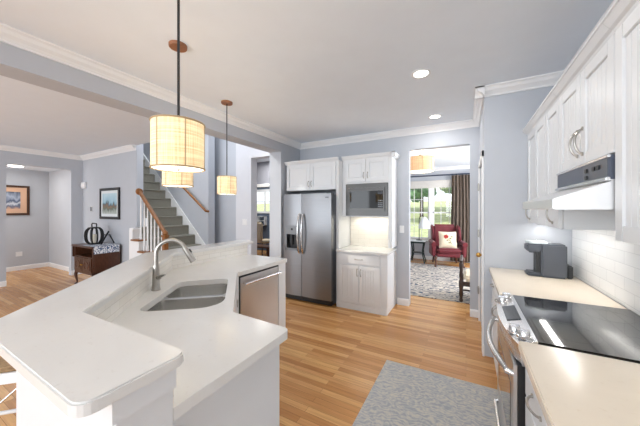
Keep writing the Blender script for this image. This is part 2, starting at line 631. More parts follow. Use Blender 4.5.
def arc(c, u, v, r, a0, a1, n):
    c, u, v = Vector(c), Vector(u), Vector(v)
    return [c + u * (r * math.cos(a0 + (a1 - a0) * i / n)) + v * (r * math.sin(a0 + (a1 - a0) * i / n)) for i in range(n + 1)]


# ------------------------------------------------------------------ the setting
H = 2.74
struct('floor', bx(-11, 3, -3.0, 9.0, -0.06, 0.0), M['floor'])

# ceilings
struct('ceiling', bx(-2.80, 1.0, -3.0, 4.42, H, H + 0.1), M['ceiling'])
struct('ceiling.001', bx(-8.0, -3.03, -3.0, 2.82, H, H + 0.25), M['ceiling'])
struct('ceiling.002', bx(-3.0, 2.6, 4.42, 8.75, H, H + 0.1), M['ceiling'])
struct('ceiling.003', bx(-9.7, -8.02, 0.0, 2.75, 2.5, 2.6), M['ceiling'])
struct('ceiling.004', bx(-8.0, -2.8, 2.82, 5.25, 5.3, 5.4), M['ceiling'])
struct('ceiling.005', bx(-8.9, -2.9, 5.32, 8.6, 2.6, 2.69), M['ceiling'])

# kitchen walls
struct('wall_right', bx(0.85, 1.0, -3.0, 4.3, 0, H), M['wall'])
m = MB()
m.box(0.165, 0.85, 3.21, 3.29, 0, H)
m.box(0.165, 0.245, 3.29, 3.33, 0, H)
m.box(0.165, 0.245, 4.17, 4.299, 0, H)
m.box(0.165, 0.245, 3.33, 4.17, 2.06, H)
struct('wall_pantry', m, M['wall'])
m = MB()
m.box(-3.04, -0.777, 4.3, 4.42, 0, H)
m.box(0.049, 0.85, 4.3, 4.42, 0, H)
m.box(-0.777, 0.049, 4.3, 4.42, 2.425, H)
struct('wall_back', m, M['wall'])
m = MB()
m.box(-3.04, -2.79, -3.0, 3.7, 2.50, H + 0.3)
m.box(-3.04, -2.79, 3.7, 4.3, 0, H + 0.3)
struct('wall_left', m, M['wall'])

# living side: far-left wall with the hall opening, picture wall, stair walls
m = MB()
m.box(-8.02, -7.9, -3.0, 1.63, 0, H)
m.box(-8.02, -7.9, 2.61, 2.819, 0, H)
m.box(-8.02, -7.9, 1.63, 2.61, 2.41, H)
for k in range(2):                                        # softly rounded upper corners of the opening
    yy = 1.63 if k == 0 else 2.61
    sgn = 1 if k == 0 else -1
    pts = [(yy, 2.41)] + [(yy + sgn * (0.07 - 0.07 * math.cos(a)), 2.34 + 0.07 * math.sin(a)) for a in [PI / 2 * i / 6 for i in range(7)]]
    m.extrude([(p[0], p[1]) for p in pts], (-8.02, 0, 0), (-7.9, 0, 0), ((0, 1, 0), (0, 0, 1)))
struct('wall_living', m, M['wall'])
struct('wall_picture', bx(-8.02, -5.585, 2.82, 2.94, 0, 5.3), M['wall'])
m = MB()
m.box(-8.02, -4.64, 3.70, 3.86, 0, 5.3)
m.box(-5.0, -3.80, 4.04, 4.10, 0, 5.3)
m.box(-5.0, -4.9, 3.861, 4.04, 0, 5.3)
m.box(-3.855, -3.80, 3.861, 4.04, 0, 5.3)
struct('wall_stair', m, M['wall'])
struct('wall_upper_landing', bx(-8.02, -7.9, 2.94, 3.7, 0, 5.3), M['wall'])
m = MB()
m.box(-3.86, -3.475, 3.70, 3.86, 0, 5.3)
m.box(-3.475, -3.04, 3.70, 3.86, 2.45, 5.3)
struct('wall_hall_front', m, M['hall_lit'])
struct('wall_header_upper', bx(-3.04, -2.9, 2.5, 4.0, H + 0.3, 5.3), M['wall'])
# back hall and the room beyond it
m = MB()
m.box(-8.8, -4.80, 5.2, 5.32, 0, 2.74)
m.box(-4.80, -3.9, 5.2, 5.32, 2.06, 2.74)
m.box(-3.9, -3.0, 5.2, 5.32, 0, 2.74)
struct('wall_hall_back', m, M['grey_wall'])
struct('ceiling.006', bx(-7.4, -2.9, 4.11, 5.2, 2.70, 2.76)
    , M['ceiling'])
struct('ceiling.007', bx(-3.79, -2.9, 3.861, 4.109, 2.70, 2.76), M['ceiling'])
struct('wall_hall_end', bx(-8.9, -8.8, 3.86, 8.6, 0, 2.7), M['grey_wall'])
# entry hall behind the left opening
struct('wall_entry_back', bx(-9.82, -9.7, 0.0, 2.9, 0, 2.6), M['wall'])
struct('wall_entry_side', bx(-9.82, -8.02, 2.75, 2.9, 0, 2.6), M['wall'])
# den
m = MB()
m.box(-3.0, -1.66, 8.6, 8.75, 0, H)
m.box(-0.18, 2.6, 8.6, 8.75, 0, H)
m.box(-1.66, -0.18, 8.6, 8.75, 0, 0.62)
m.box(-1.66, -0.18, 8.6, 8.75, 2.22, H)
struct('wall_den_back', m, M['wall'])
struct('wall_den_left', bx(-2.95, -2.8, 4.42, 8.6, 0, H), M['wall'])
struct('wall_den_right', bx(2.5, 2.6, 4.42, 8.6, 0, H), M['wall'])

# crown moulding: profile runs out from the wall (u) and down from the ceiling (v)
CR = [(0, 0), (0.085, 0), (0.085, 0.012), (0.068, 0.022), (0.055, 0.045), (0.030, 0.062), (0.014, 0.078), (0.014, 0.092), (0, 0.092)]


def crown(name, a, b, out, z=H):
    m = MB()
    m.extrude(CR, (a[0], a[1], z), (b[0], b[1], z), ((out[0], out[1], 0), (0, 0, -1)))
    return struct(name, m, M['white_paint'])


crown('trim_1', (-2.79, -3.0), (-2.79, 4.3), (1, 0))
crown('trim_2', (-2.79, 4.3), (0.165, 4.3), (0, -1))
crown('trim_3', (0.165, 4.3), (0.165, 3.125), (-1, 0))
crown('trim_4', (0.08, 3.21), (0.85, 3.21), (0, -1))
crown('trim_5', (-7.9, -3.0), (-7.9, 2.82), (1, 0))
crown('trim_6', (-7.9, 2.82), (-5.6, 2.82), (0, -1))
crown('trim_7', (0.85, -3.0), (0.85, 3.21), (-1, 0))
crown('trim_8', (-2.8, 8.6), (2.5, 8.6), (0, -1))


def base(name, a, b, out):
    m = MB()
    m.extrude([(0, 0), (0.016, 0), (0.016, 0.085), (0.008, 0.105), (0, 0.105)], (a[0], a[1], 0), (b[0], b[1], 0), ((out[0], out[1], 0), (0, 0, 1)))
    return struct(name, m, M['white_paint'])


base('baseboard_back', (-0.955, 4.3), (-0.777, 4.3), (0, -1))
base('baseboard_back.001', (0.049, 4.3), (0.165, 4.3), (0, -1))
base('baseboard_pantry', (0.165, 3.33), (0.165, 3.194), (-1, 0))
base('baseboard_living', (-7.9, -3.0), (-7.9, 1.63), (1, 0))
base('baseboard_living.001', (-7.9, 2.61), (-7.9, 2.82), (1, 0))
base('baseboard_picture', (-7.9, 2.82), (-5.585, 2.82), (0, -1))
base('baseboard_entry', (-9.7, 0.0), (-9.7, 2.75), (1, 0))
base('baseboard_entry.001', (-9.7, 2.75), (-8.02, 2.75), (0, -1))
base('baseboard_den', (-2.8, 8.6), (2.5, 8.6), (0, -1))
base('baseboard_hall', (-3.86, 3.70), (-3.475, 3.70), (0, -1))
base('baseboard_stair', (-4.9, 4.04), (-3.86, 4.04), (0, -1))

# den window (window_1): frame, mullion, sashes, bars, panes
w = MB()
X0, X1, Z0, Z1, YW = -1.66, -0.18, 0.62, 2.22, 8.6
for (a, b, c, d) in ((X0 - 0.07, X0 + 0.03, Z0 - 0.06, Z1 + 0.08), (X1 - 0.03, X1 + 0.07, Z0 - 0.06, Z1 + 0.08)):
    w.box(a, b, YW - 0.02, YW + 0.10, c, d)
w.box(X0 - 0.07, X1 + 0.07, YW - 0.025, YW + 0.10, Z1 - 0.02, Z1 + 0.1)
w.box(X0 - 0.10, X1 + 0.10, YW - 0.05, YW + 0.10, Z0 - 0.07, Z0 + 0.01)
XM = (X0 + X1) / 2
w.box(XM - 0.05, XM + 0.05, YW - 0.02, YW + 0.10, Z0, Z1)
win = struct('window_1', w, M['white_paint'])
for (a, b) in ((X0 + 0.03, XM - 0.05), (XM + 0.05, X1 - 0.03)):
    for (c, d, yo) in ((Z0, (Z0 + Z1) / 2, 0.03), ((Z0 + Z1) / 2 - 0.03, Z1, 0.055)):
        s = MB()
        s.box(a, a + 0.035, YW + yo, YW + yo + 0.025, c, d)
        s.box(b - 0.035, b, YW + yo, YW + yo + 0.025, c, d)
        s.box(a, b, YW + yo, YW + yo + 0.025, c, c + 0.035)
        s.box(a, b, YW + yo, YW + yo + 0.025, d - 0.035, d)
        for q in (1, 2):
            xx = a + (b - a) * q / 3
            s.box(xx - 0.008, xx + 0.008, YW + yo + 0.002, YW + yo + 0.02, c, d)
        zz = (c + d) / 2
        s.box(a, b, YW + yo + 0.002, YW + yo + 0.02, zz - 0.008, zz + 0.008)
        sash = s.build('sash', M['white_paint'], win)
        g = bx(a + 0.01, b - 0.01, YW + yo + 0.010, YW + yo + 0.013, c + 0.01, d - 0.01).build('pane', M['glass'], sash)

# pantry door on the side face of the pantry
d1 = struct('door_1', bx(0.172, 0.207, 3.345, 4.155, 0.01, 2.045, 0.003), M['white_paint'])
cs = MB()
cs.box(0.147, 0.165, 3.265, 3.335, 0, 2.12, 0.003)
cs.box(0.147, 0.165, 4.165, 4.235, 0, 2.12, 0.003)
cs.box(0.147, 0.165, 3.265, 4.235, 2.055, 2.125, 0.003)
cs.build('casing', M['white_paint'], d1)
for z in (0.42, 1.18, 1.80):
    hb = MB()
    hb.cyl((0.145, 4.16, z - 0.05), (0.145, 4.16, z + 0.05), 0.009)
    hb.box(0.146, 0.152, 4.12, 4.2, z - 0.045, z + 0.045)
    hb.build('hinge', M['nickel'], d1, True)
kb = MB()
kb.cyl((0.172, 3.42, 1.0), (0.14, 3.42, 1.0), 0.012)
kb.sphere((0.122, 3.42, 1.0), 0.027, 2)
kb.build('door_knob', M['brass'], d1, True)

# cased door into the room behind the back hall
dc = MB()
dc.box(-4.88, -4.80, 5.17, 5.2, 0, 2.12, 0.003)
dc.box(-3.90, -3.82, 5.17, 5.2, 0, 2.12, 0.003)
dc.box(-4.88, -3.82, 5.17, 5.2, 2.06, 2.14, 0.003)
struct('trim_9', dc, M['white_paint'])

# ------------------------------------------------------------------ kitchen cabinets


def bow_handle(p0, p1, out, bow=0.028, r=0.0045):
    """arched bar pull between two feet"""
    p0, p1, out = Vector(p0), Vector(p1), Vector(out)
    m = MB()
    n = 12
    pts = [p0 + (p1 - p0) * (i / n) + out * (bow * (math.sin(PI * i / n) ** 0.55)) for i in range(n + 1)]
    m.tube(pts, r, 8)
    for p in (p0, p1):
        m.cyl(p, p + out * 0.006, r * 1.8)
    return m


def door_mb(x0, x1, y, z0, z1, bead=True, t=0.02, st=0.058):
    """shaker door whose front looks to -y; centre is beaded boards"""
    m = MB()
    m.box(x0, x0 + st, y, y + t, z0, z1, 0.0025)
    m.box(x1 - st, x1, y, y + t, z0, z1, 0.0025)
    m.box(x0 + st - 0.001, x1 - st + 0.001, y + 0.0005, y + t, z0, z0 + st, 0.0025)
    m.box(x0 + st - 0.001, x1 - st + 0.001, y + 0.0005, y + t, z1 - st, z1, 0.0025)
    a, b = x0 + st - 0.002, x1 - st + 0.002
    m.box(a, b, y + 0.014, y + t - 0.001, z0 + st - 0.002, z1 - st + 0.002)
    if bead:
        n = max(2, round((b - a) / 0.042))
        wd = (b - a) / n
        for i in range(n):
            m.box(a + i * wd + 0.002, a + (i + 1) * wd - 0.002, y + 0.009, y + 0.016, z0 + st - 0.002, z1 - st + 0.002, 0.0015, 1)
    else:
        m.box(a + 0.012, b - 0.012, y + 0.009, y + 0.016, z0 + st + 0.010, z1 - st - 0.010, 0.004, 1)
    return m


def add_door(root, x0, x1, y, z0, z1, hx=None, hz=None, bead=True, vert=True, hl=0.10, hname='handle'):
    d = door_mb(x0, x1, y, z0, z1, bead).build('door', M['cab'], root)
    if hx is not None:
        bow_handle((hx, y, hz - hl / 2), (hx, y, hz + hl / 2), (0, -1, 0)).build(hname, M['nickel'], d, True)
    return d


def add_drawer(root, x0, x1, y, z0, z1, hw=0.10):
    m = MB()
    m.box(x0, x1, y, y + 0.02, z0, z1, 0.003)
    d = m.build('drawer', M['cab'], root)
    xc, zc = (x0 + x1) / 2, (z0 + z1) / 2
    bow_handle((xc - hw / 2, y, zc), (xc + hw / 2, y, zc), (0, -1, 0)).build('handle', M['nickel'], d, True)
    return d


def cab_crown(root, segs, z, w=0.05, hgt=0.055):
    """small crown on a cabinet; segs = list of (a, b, out) in local coordinates"""
    m = MB()
    pr = [(0, 0), (0.012, 0), (0.018, 0.012), (0.03, 0.02), (w - 0.006, hgt - 0.014), (w, hgt - 0.012), (w, hgt), (0, hgt)]
    for a, b, out in segs:
        m.extrude(pr, (a[0], a[1], z), (b[0], b[1], z), ((out[0], out[1], 0), (0, 0, 1)))
    return m.build('crown', M['cab'], root)


# ---- far wall: cabinet over the fridge (with its side panels)
r = thing('wall_cabinet', 'white two-door wall cabinet above the steel refrigerator', 'cabinet', (-2.757, 4.298, 0))
m = MB()
W = 0.998
m.box(0, 0.03, -0.475, 0, 1.82, 2.28)
m.box(W - 0.042, W, -0.475, 0, 0.0, 2.28)
m.box(0.03, W - 0.042, -0.475, 0, 1.82, 2.28)
m.build('body', M['cab'], r)
add_door(r, 0.012, 0.483, -0.497, 1.825, 2.255, 0.458, 1.925, False, hl=0.085)
add_door(r, 0.489, W - 0.045, -0.497, 1.825, 2.255, 0.514, 1.925, False, hl=0.085)
cab_crown(r, [((-0.02, -0.475), (W + 0.0, -0.475), (0, -1))], 2.268)

# ---- tall microwave cabinet
r = thing('microwave_cabinet', 'white two-door wall cabinet holding the built-in microwave', 'cabinet', (-1.757, 4.298, 0))
W = 0.798
m = MB()
m.box(0.0, 0.060, -0.33, 0, 1.385, 2.30)
m.box(W - 0.055, W, -0.33, 0, 0.925, 2.30)
m.box(0.06, W - 0.055, -0.33, 0, 1.905, 2.30)
m.box(0.06, W - 0.055, -0.02, 0, 1.385, 1.905)
m.box(0.06, W - 0.055, -0.33, 0, 1.385, 1.40)
m.build('body', M['cab'], r)
add_door(r, 0.050, 0.396, -0.352, 1.935, 2.285, 0.366, 2.03, False, hl=0.085)
add_door(r, 0.402, 0.745, -0.352, 1.935, 2.285, 0.432, 2.03, False, hl=0.085)
cab_crown(r, [((0.0, -0.33), (W + 0.05, -0.33), (0, -1)), ((W, -0.38), (W, 0), (1, 0))], 2.285, 0.05, 0.065)
area('microwave_undercabinet_lamp', (-1.35, 4.15, 1.378), (0, 0, 0), 0.5, 0.1, 1.5, (1, 0.95, 0.82))

# microwave
r = thing('microwave', 'built-in stainless steel microwave oven with black glass door', 'microwave', (-1.693, 4.3, 1.401))
Wm, Hm = 0.676, 0.50
m = MB()
m.box(0, Wm, -0.345, -0.335, 0, 0.075, 0.002)
m.box(0, Wm, -0.345, -0.335, Hm - 0.065, Hm, 0.002)
m.box(0, 0.04, -0.345, -0.335, 0.07, Hm - 0.06, 0.002)
m.box(Wm - 0.04, Wm, -0.345, -0.335, 0.07, Hm - 0.06, 0.002)
m.box(0.005, Wm - 0.005, -0.335, -0.022, 0.003, Hm - 0.003)
m.build('trim_kit', M['steel_mw'], r)
fr = MB()
fr.box(0.045, Wm - 0.045, -0.362, -0.345, 0.078, 0.118, 0.003)
fr.box(0.045, Wm - 0.045, -0.362, -0.345, Hm - 0.115, Hm - 0.068, 0.003)
fr.box(0.045, 0.075, -0.362, -0.345, 0.115, Hm - 0.112, 0.003)
fr.box(Wm - 0.068, Wm - 0.045, -0.362, -0.345, 0.115, Hm - 0.112, 0.003)
dr = fr.build('door', M['steel_mw'], r)
bx(0.073, 0.515, -0.357, -0.346, 0.116, Hm - 0.113, 0.002).build('door_glass', M['mw_glass'], dr)
cp = bx(0.517, Wm - 0.066, -0.358, -0.346, 0.116, Hm - 0.113, 0.002).build('control_panel', M['black_gloss'], r)
bx(0.53, Wm - 0.08, -0.3595, -0.358, Hm - 0.165, Hm - 0.135).build('display', M['display'], cp)
for i in range(4):
    for j in range(3):
        bx(0.532 + j * 0.024, 0.550 + j * 0.024, -0.3595, -0.358, 0.135 + i * 0.03, 0.152 + i * 0.03).build('button', M['grey_plastic'], cp)

# base cabinet under the microwave
r = thing('base_cabinet', 'white base cabinet with one drawer and two doors under the microwave', 'cabinet', (-1.757, 4.298, 0))
W = 0.778
m = MB()
m.box(0, W, -0.545, 0, 0.085, 0.852)
m.box(0.0, W + 0.004, -0.56, 0, 0.0, 0.088, 0.003)
m.box(W, W + 0.008, -0.545, -0.48, 0.088, 0.852)
m.box(W, W + 0.008, -0.07, 0, 0.088, 0.852)
m.build('body', M['cab'], r)
add_drawer(r, 0.045, W - 0.095, -0.565, 0.685, 0.835, 0.11)
add_door(r, 0.045, 0.365, -0.565, 0.11, 0.665, 0.340, 0.565, True)
add_door(r, 0.371, W - 0.095, -0.565, 0.11, 0.665, 0.396, 0.565, True)
m = MB()
m.box(-1.756, -0.958, 3.715, 4.298, 0.853, 0.885, 0.004)
tag(m.build('countertop', M['island_quartz']), 'short white quartz countertop on the base cabinet under the microwave', 'countertop')
struct('wall_niche_tile', bx(-1.75, -1.02, 4.288, 4.299, 0.886, 1.384), M['tile_x'])


def plate(name, label, cat, loc, rz, n=1, slots='switch', group=None):
    r_ = thing(name, label, cat, loc, rz, group)
    w_ = 0.07 if n == 1 else 0.115
    m_ = MB()
    m_.box(-w_ / 2, w_ / 2, -0.007, 0, -0.057, 0.057, 0.003)
    m_.build('plate', M['plate_white'], r_)
    for i in range(n):
        xo = 0 if n == 1 else (-0.023 + 0.046 * i)
        if slots == 'switch':
            bx(xo - 0.016, xo + 0.016, -0.011, -0.007, -0.032, 0.032, 0.002).build('rocker', M['white_paint'], r_)
        else:
            for zz in (-0.022, 0.022):
                bx(xo - 0.016, xo + 0.016, -0.009, -0.007, zz - 0.014, zz + 0.014, 0.003).build('socket', M['grey_plastic'] if False else M['white_paint'], r_)
    return r_


plate('light_switch', 'white light switch on the wall beside the doorway to the den', 'switch', (-0.885, 4.299, 1.19), 0)
plate('wall_outlet', 'white outlet on the cream tile below the microwave', 'outlet', (-1.06, 4.287, 1.14), 0, 1, 'outlet')
plate('light_switch', 'white double switch plate on the bright wall left of the hall opening', 'switch', (-3.63, 3.699, 1.265), 0, 2)
plate('wall_outlet', 'white outlet low on the entry hall wall below the framed art', 'outlet', (-9.699, 2.21, 0.40), PI / 2, 2, 'outlet')

# ------------------------------------------------------------------ refrigerator
r = thing('refrigerator', 'stainless steel side-by-side refrigerator with dispenser in the left door', 'refrigerator', (-2.695, 4.27, 0))
W, HT = 0.895, 1.752
yb, yd = -0.555, -0.625
m = MB()
m.box(0.004, W - 0.004, yb, 0, 0.02, HT - 0.015, 0.006)
m.build('body', M['steel_dark'], r)
m = MB()
m.box(0.01, W - 0.01, yd + 0.03, yb, 0.015, 0.088, 0.004)
for i in range(22):
    m.box(0.03 + i * 0.038, 0.055 + i * 0.038, yd + 0.026, yd + 0.03, 0.035, 0.07)
m.build('toe_grille', M['black'], r)
sp = 0.36


def curved_door(x0, x1, z0, z1):
    m_ = MB()
    n = 10
    pr = [(x0, yb + 0.002)] + [(x0 + (x1 - x0) * i / n, yd - 0.012 * math.sin(PI * i / n)) for i in range(n + 1)] + [(x1, yb + 0.002)]
    m_.prism(pr, z0, z1, 0.004)
    return m_


# left door has the dispenser recess cut out of it as a frame of four slabs round a hollow
dl = MB()
x0, x1, z0, z1 = 0.0, sp - 0.003, 0.095, HT
hx0, hx1, hz0, hz1 = 0.075, 0.285, 0.855, 1.165


def front_y(x): return yd - 0.012 * math.sin(PI * (x - x0) / (x1 - x0))


def slab(m_, a, b, c, d):
    n = 6
    pr = [(a, yb + 0.002)] + [(a + (b - a) * i / n, front_y(a + (b - a) * i / n)) for i in range(n + 1)] + [(b, yb + 0.002)]
    m_.prism(pr, c, d)


slab(dl, x0, x1, z0, hz0)
slab(dl, x0, x1, hz1, z1)
slab(dl, x0, hx0, hz0, hz1)
slab(dl, hx1, x1, hz0, hz1)
dl.box(hx0, hx1, yb - 0.004, yb + 0.002, hz0, hz1)
dleft = dl.build('left_door', M['steel_fridge'], r, True)
m = MB()
yy = yd - 0.016
m.box(hx0 - 0.03, hx1 + 0.03, yy, yy + 0.012, hz1 - 0.075, hz1 + 0.075, 0.004)
m.box(hx0 - 0.03, hx0, yy, yy + 0.012, hz0 - 0.03, hz1 - 0.07, 0.003)
m.box(hx1, hx1 + 0.03, yy, yy + 0.012, hz0 - 0.03, hz1 - 0.07, 0.003)
m.box(hx0 - 0.03, hx1 + 0.03, yy, yy + 0.012, hz0 - 0.03, hz0 + 0.01, 0.003)
disp = m.build('dispenser', M['grey_plastic'], dleft)
m = MB()
m.box(hx0, hx1, yb - 0.008, yb - 0.0045, hz0, hz1)
m.box(hx0 + 0.03, hx0 + 0.085, yb - 0.04, yb - 0.008, hz0 + 0.06, hz1 - 0.09, 0.004)
m.box(hx1 - 0.085, hx1 - 0.03, yb - 0.04, yb - 0.008, hz0 + 0.06, hz1 - 0.09, 0.004)
m.build('dispenser_recess', M['black'], dleft)
m = MB()
m.cyl((0.18, yy - 0.001, hz1 + 0.01), (0.18, yy + 0.002, hz1 + 0.01), 0.02)
m.build('dispenser_dial', M['black'], dleft)
dright = curved_door(sp + 0.003, W, 0.095, HT).build('right_door', M['steel_fridge'], r, True)
for hx, dd in ((sp - 0.035, dleft), (sp + 0.038, dright)):
    m = MB()
    pts = [Vector((hx, yd - 0.008, 0.80))]
    for i in range(13):
        t = i / 12
        pts.append(Vector((hx, yd - 0.022 - 0.05 * math.sin(PI * t) ** 0.6, 0.80 + 0.62 * t)))
    pts.append(Vector((hx, yd - 0.008, 1.42)))
    m.tube(pts, 0.0155, 12)
    m.build('handle', M['steel_h'], dd, True)
bx(W - 0.10, W - 0.045, yd - 0.014, yd - 0.006, HT - 0.075, HT - 0.055, 0.002).build('badge', M['badge'], dright)
for hx in (0.03, W - 0.09):
    bx(hx, hx + 0.06, yd + 0.01, yb + 0.08, HT - 0.014, HT + 0.012, 0.004).build('hinge_cover', M['black'], r)

# ------------------------------------------------------------------ right-hand run (front faces -X; local x runs towards the camera)
RX = 0.85
RZ = -PI / 2


def right_root(name, label, cat, y_far, group=None):
    return thing(name, label, cat, (RX - 0.002, y_far, 0), RZ, group)


# far base cabinet
r = right_root('base_cabinet', 'white base cabinet between the range and the pantry wall', 'cabinet', 3.205)
L = 3.205 - 2.225
bx(0, L, -0.60, 0, 0.10, 0.874).build('body', M['cab'], r)
bx(0.02, L, -0.535, 0, 0.0, 0.10).build('toe_kick', M['cab'], r)
add_drawer(r, 0.01, L / 2 - 0.003, -0.622, 0.72, 0.865, 0.10)
add_drawer(r, L / 2 + 0.003, L - 0.01, -0.622, 0.72, 0.865, 0.10)
add_door(r, 0.01, L / 2 - 0.003, -0.622, 0.11, 0.71, L / 2 - 0.035, 0.62)
add_door(r, L / 2 + 0.003, L - 0.01, -0.622, 0.11, 0.71, L / 2 + 0.035, 0.62)
m = MB()
m.box(0.205, RX - 0.012, 2.222, 3.205, 0.875, 0.915, 0.005)
tag(m.build('countertop', M['side_quartz']), 'cream quartz countertop under the coffee maker, beyond the cooktop', 'countertop')

# near base cabinet with drawers
r = right_root('base_cabinet', 'white drawer base cabinet in the near corner beside the range', 'cabinet', 1.468)
L = 1.468 + 0.6
bx(0, L, -0.60, 0, 0.10, 0.874).build('body', M['cab'], r)
bx(0.0, L, -0.535, 0, 0.0, 0.10).build('toe_kick', M['cab'], r)
for (a, b) in ((0.02, 0.46), (0.466, 0.95)):
    for (c, d) in ((0.70, 0.865), (0.42, 0.69), (0.11, 0.41)):
        add_drawer(r, a, b, -0.622, c, d, 0.13)
m = MB()
m.box(0.205, RX - 0.012, -0.6, 1.474, 0.875, 0.915, 0.005)
tag(m.build('countertop', M['side_quartz']), 'cream quartz countertop in the near right corner, this side of the cooktop', 'countertop')
struct('wall_right_tile', bx(RX - 0.010, RX - 0.0005, -0.6, 3.205, 0.915, 1.62), M['tile_y'])

# ---- slide-in range
r = right_root('range', 'stainless slide-in electric range with black glass cooktop', 'stove', 2.218)
L = 2.218 - 1.478
bx(0.004, L - 0.004, -0.60, -0.01, 0.03, 0.895).build('body', M['black'], r)
m = MB()
m.box(0.0, L, -0.572, -0.012, 0.897, 0.921, 0.004)
ct = m.build('cooktop', M['black_gloss'], r)
for (cx, cy, rr) in ((0.19, -0.42, 0.085), (0.55, -0.42, 0.11), (0.19, -0.17, 0.10), (0.55, -0.17, 0.075)):
    m = MB()
    m.tube([(cx + rr * math.cos(2 * PI * k / 40), cy + rr * math.sin(2 * PI * k / 40), 0.9209) for k in range(40)], 0.0003, 4, closed=True)
    m.build('burner_ring', M['black'], ct)
# bowed control panel
n = 14
pr = []
for i in range(n + 1):
    t = i / n
    pr.append((t * L, -0.640 - 0.045 * math.sin(PI * t) ** 0.8))
m = MB()
back = [(t[0], -0.572) for t in pr]
top_b = [m.bm.verts.new((x, y, 0.924)) for x, y in back]
top_f = [m.bm.verts.new((x, y, 0.893)) for x, y in pr]
bot_f = [m.bm.verts.new((x, y + 0.012, 0.80)) for x, y in pr]
bot_b = [m.bm.verts.new((x, y, 0.80)) for x, y in back]
for i in range(n):
    for a, b in ((top_b, top_f), (top_f, bot_f), (bot_f, bot_b), (bot_b, top_b)):
        m.bm.faces.new((a[i], b[i], b[i + 1], a[i + 1]))
for i in (0, n):
    m.bm.faces.new((top_b[i], top_f[i], bot_f[i], bot_b[i]))
cp = m.build('control_panel', M['steel_h'], r, True)


def panel_z(y):
    return 0.924 - (-0.572 - y) * 0.031 / 0.11


tilt = Matrix.Rotation(math.atan2(0.031, 0.11), 3, 'X')
m = MB()
m.box(L / 2 - 0.13, L / 2 + 0.10, -0.656, -0.59, panel_z(-0.623) + 0.000, panel_z(-0.623) + 0.004, 0.001, rot=tilt)
m.build('display', M['display'], cp)
for (kx, ky) in ((0.065, -0.612), (0.125, -0.640), (L - 0.125, -0.640), (L - 0.06, -0.612)):
    m = MB()
    z = panel_z(ky)
    m.lathe([(0.030, -0.004), (0.030, 0.004), (0.024, 0.006), (0.022, 0.024), (0.019, 0.028)], (kx, ky, z), 24)
    m.box(kx - 0.004, kx + 0.004, ky - 0.022, ky + 0.022, z + 0.022, z + 0.034, 0.002)
    m.build('knob', M['steel_h'], cp, True)
# oven door: window, handle, warming drawer
m = MB()
m.box(0.008, L - 0.008, -0.658, -0.644, 0.26, 0.795, 0.004)
od = m.build('oven_door', M['steel'], r)
bx(0.003, L - 0.003, -0.6435, -0.6005, 0.06, 0.797).build('door_surround', M['black'], od)
bx(0.10, L - 0.10, -0.660, -0.655, 0.36, 0.66, 0.001).build('oven_window', M['black_gloss'], od)
pts = [Vector((0.03, -0.655, 0.745))]
for i in range(15):
    t = i / 14
    pts.append(Vector((0.03 + (L - 0.06) * t, -0.68 - 0.05 * math.sin(PI * t), 0.75)))
pts.append(Vector((L - 0.03, -0.655, 0.745)))
m = MB()
m.tube(pts, 0.014, 12)
m.build('handle', M['steel_h'], od, True)
m = MB()
m.box(0.008, L - 0.008, -0.656, -0.644, 0.07, 0.25, 0.004)
wd = m.build('warming_drawer', M['steel'], r)
m = MB()
m.tube([(0.05, -0.645, 0.20), (0.05, -0.675, 0.20), (L - 0.05, -0.675, 0.20), (L - 0.05, -0.645, 0.20)], 0.010, 10)
m.build('handle', M['steel_h'], wd, True)
bx(0.02, L - 0.02, -0.56, -0.05, 0.0, 0.03).build('plinth', M['black'], r)

# ---- wall cabinets on the right
UF = -0.33          # carcass front in local y
UB, UT = 1.375, 2.21


def upper(name, label, y_far, y_near, zb, cuts, handles, hz):
    rr = right_root(name, label, 'cabinet', y_far)
    LL = y_far - y_near
    bx(0, LL, -0.308, 0, zb, UT + 0.02).build('body', M['cab'], rr)
    for i, (a, b) in enumerate(zip(cuts, cuts[1:])):
        dd = door_mb(a + 0.003, b - 0.003, UF, zb + 0.004, UT - 0.005).build('door', M['cab'], rr)
        for hx in handles[i]:
            bow_handle((hx, UF, hz - 0.065), (hx, UF, hz + 0.065), (0, -1, 0), 0.032, 0.0055).build('handle', M['nickel'], dd, True)
    cab_crown(rr, [((0.0, -0.315), (LL, -0.315), (0, -1))], UT - 0.005, 0.055, 0.06)
    return rr


upper('wall_cabinet', 'white three-door wall cabinet above the coffee maker', 3.205, 2.215, UB, (0, 0.33, 0.66, 0.99), ((0.12,), (), (0.85,)), 1.475)
upper('wall_cabinet', 'short white two-door wall cabinet above the range hood', 2.213, 1.495, 1.725, (0, 0.359, 0.718), ((0.325,), (0.393,)), 1.845)
upper('wall_cabinet', 'large white wall cabinet in the near right corner, nearest the camera', 1.493, 0.40, UB, (0, 0.365, 0.73, 1.093), ((), (), ()), 1.475)
area('undercabinet_lamp', (0.62, 2.7, UB - 0.006), (0, 0, 0), 0.045, 0.9, 2.4, (1, 0.97, 0.92))
area('undercabinet_lamp', (0.62, 0.95, UB - 0.006), (0, 0, 0), 0.045, 1.0, 0.7, (1, 0.97, 0.92))

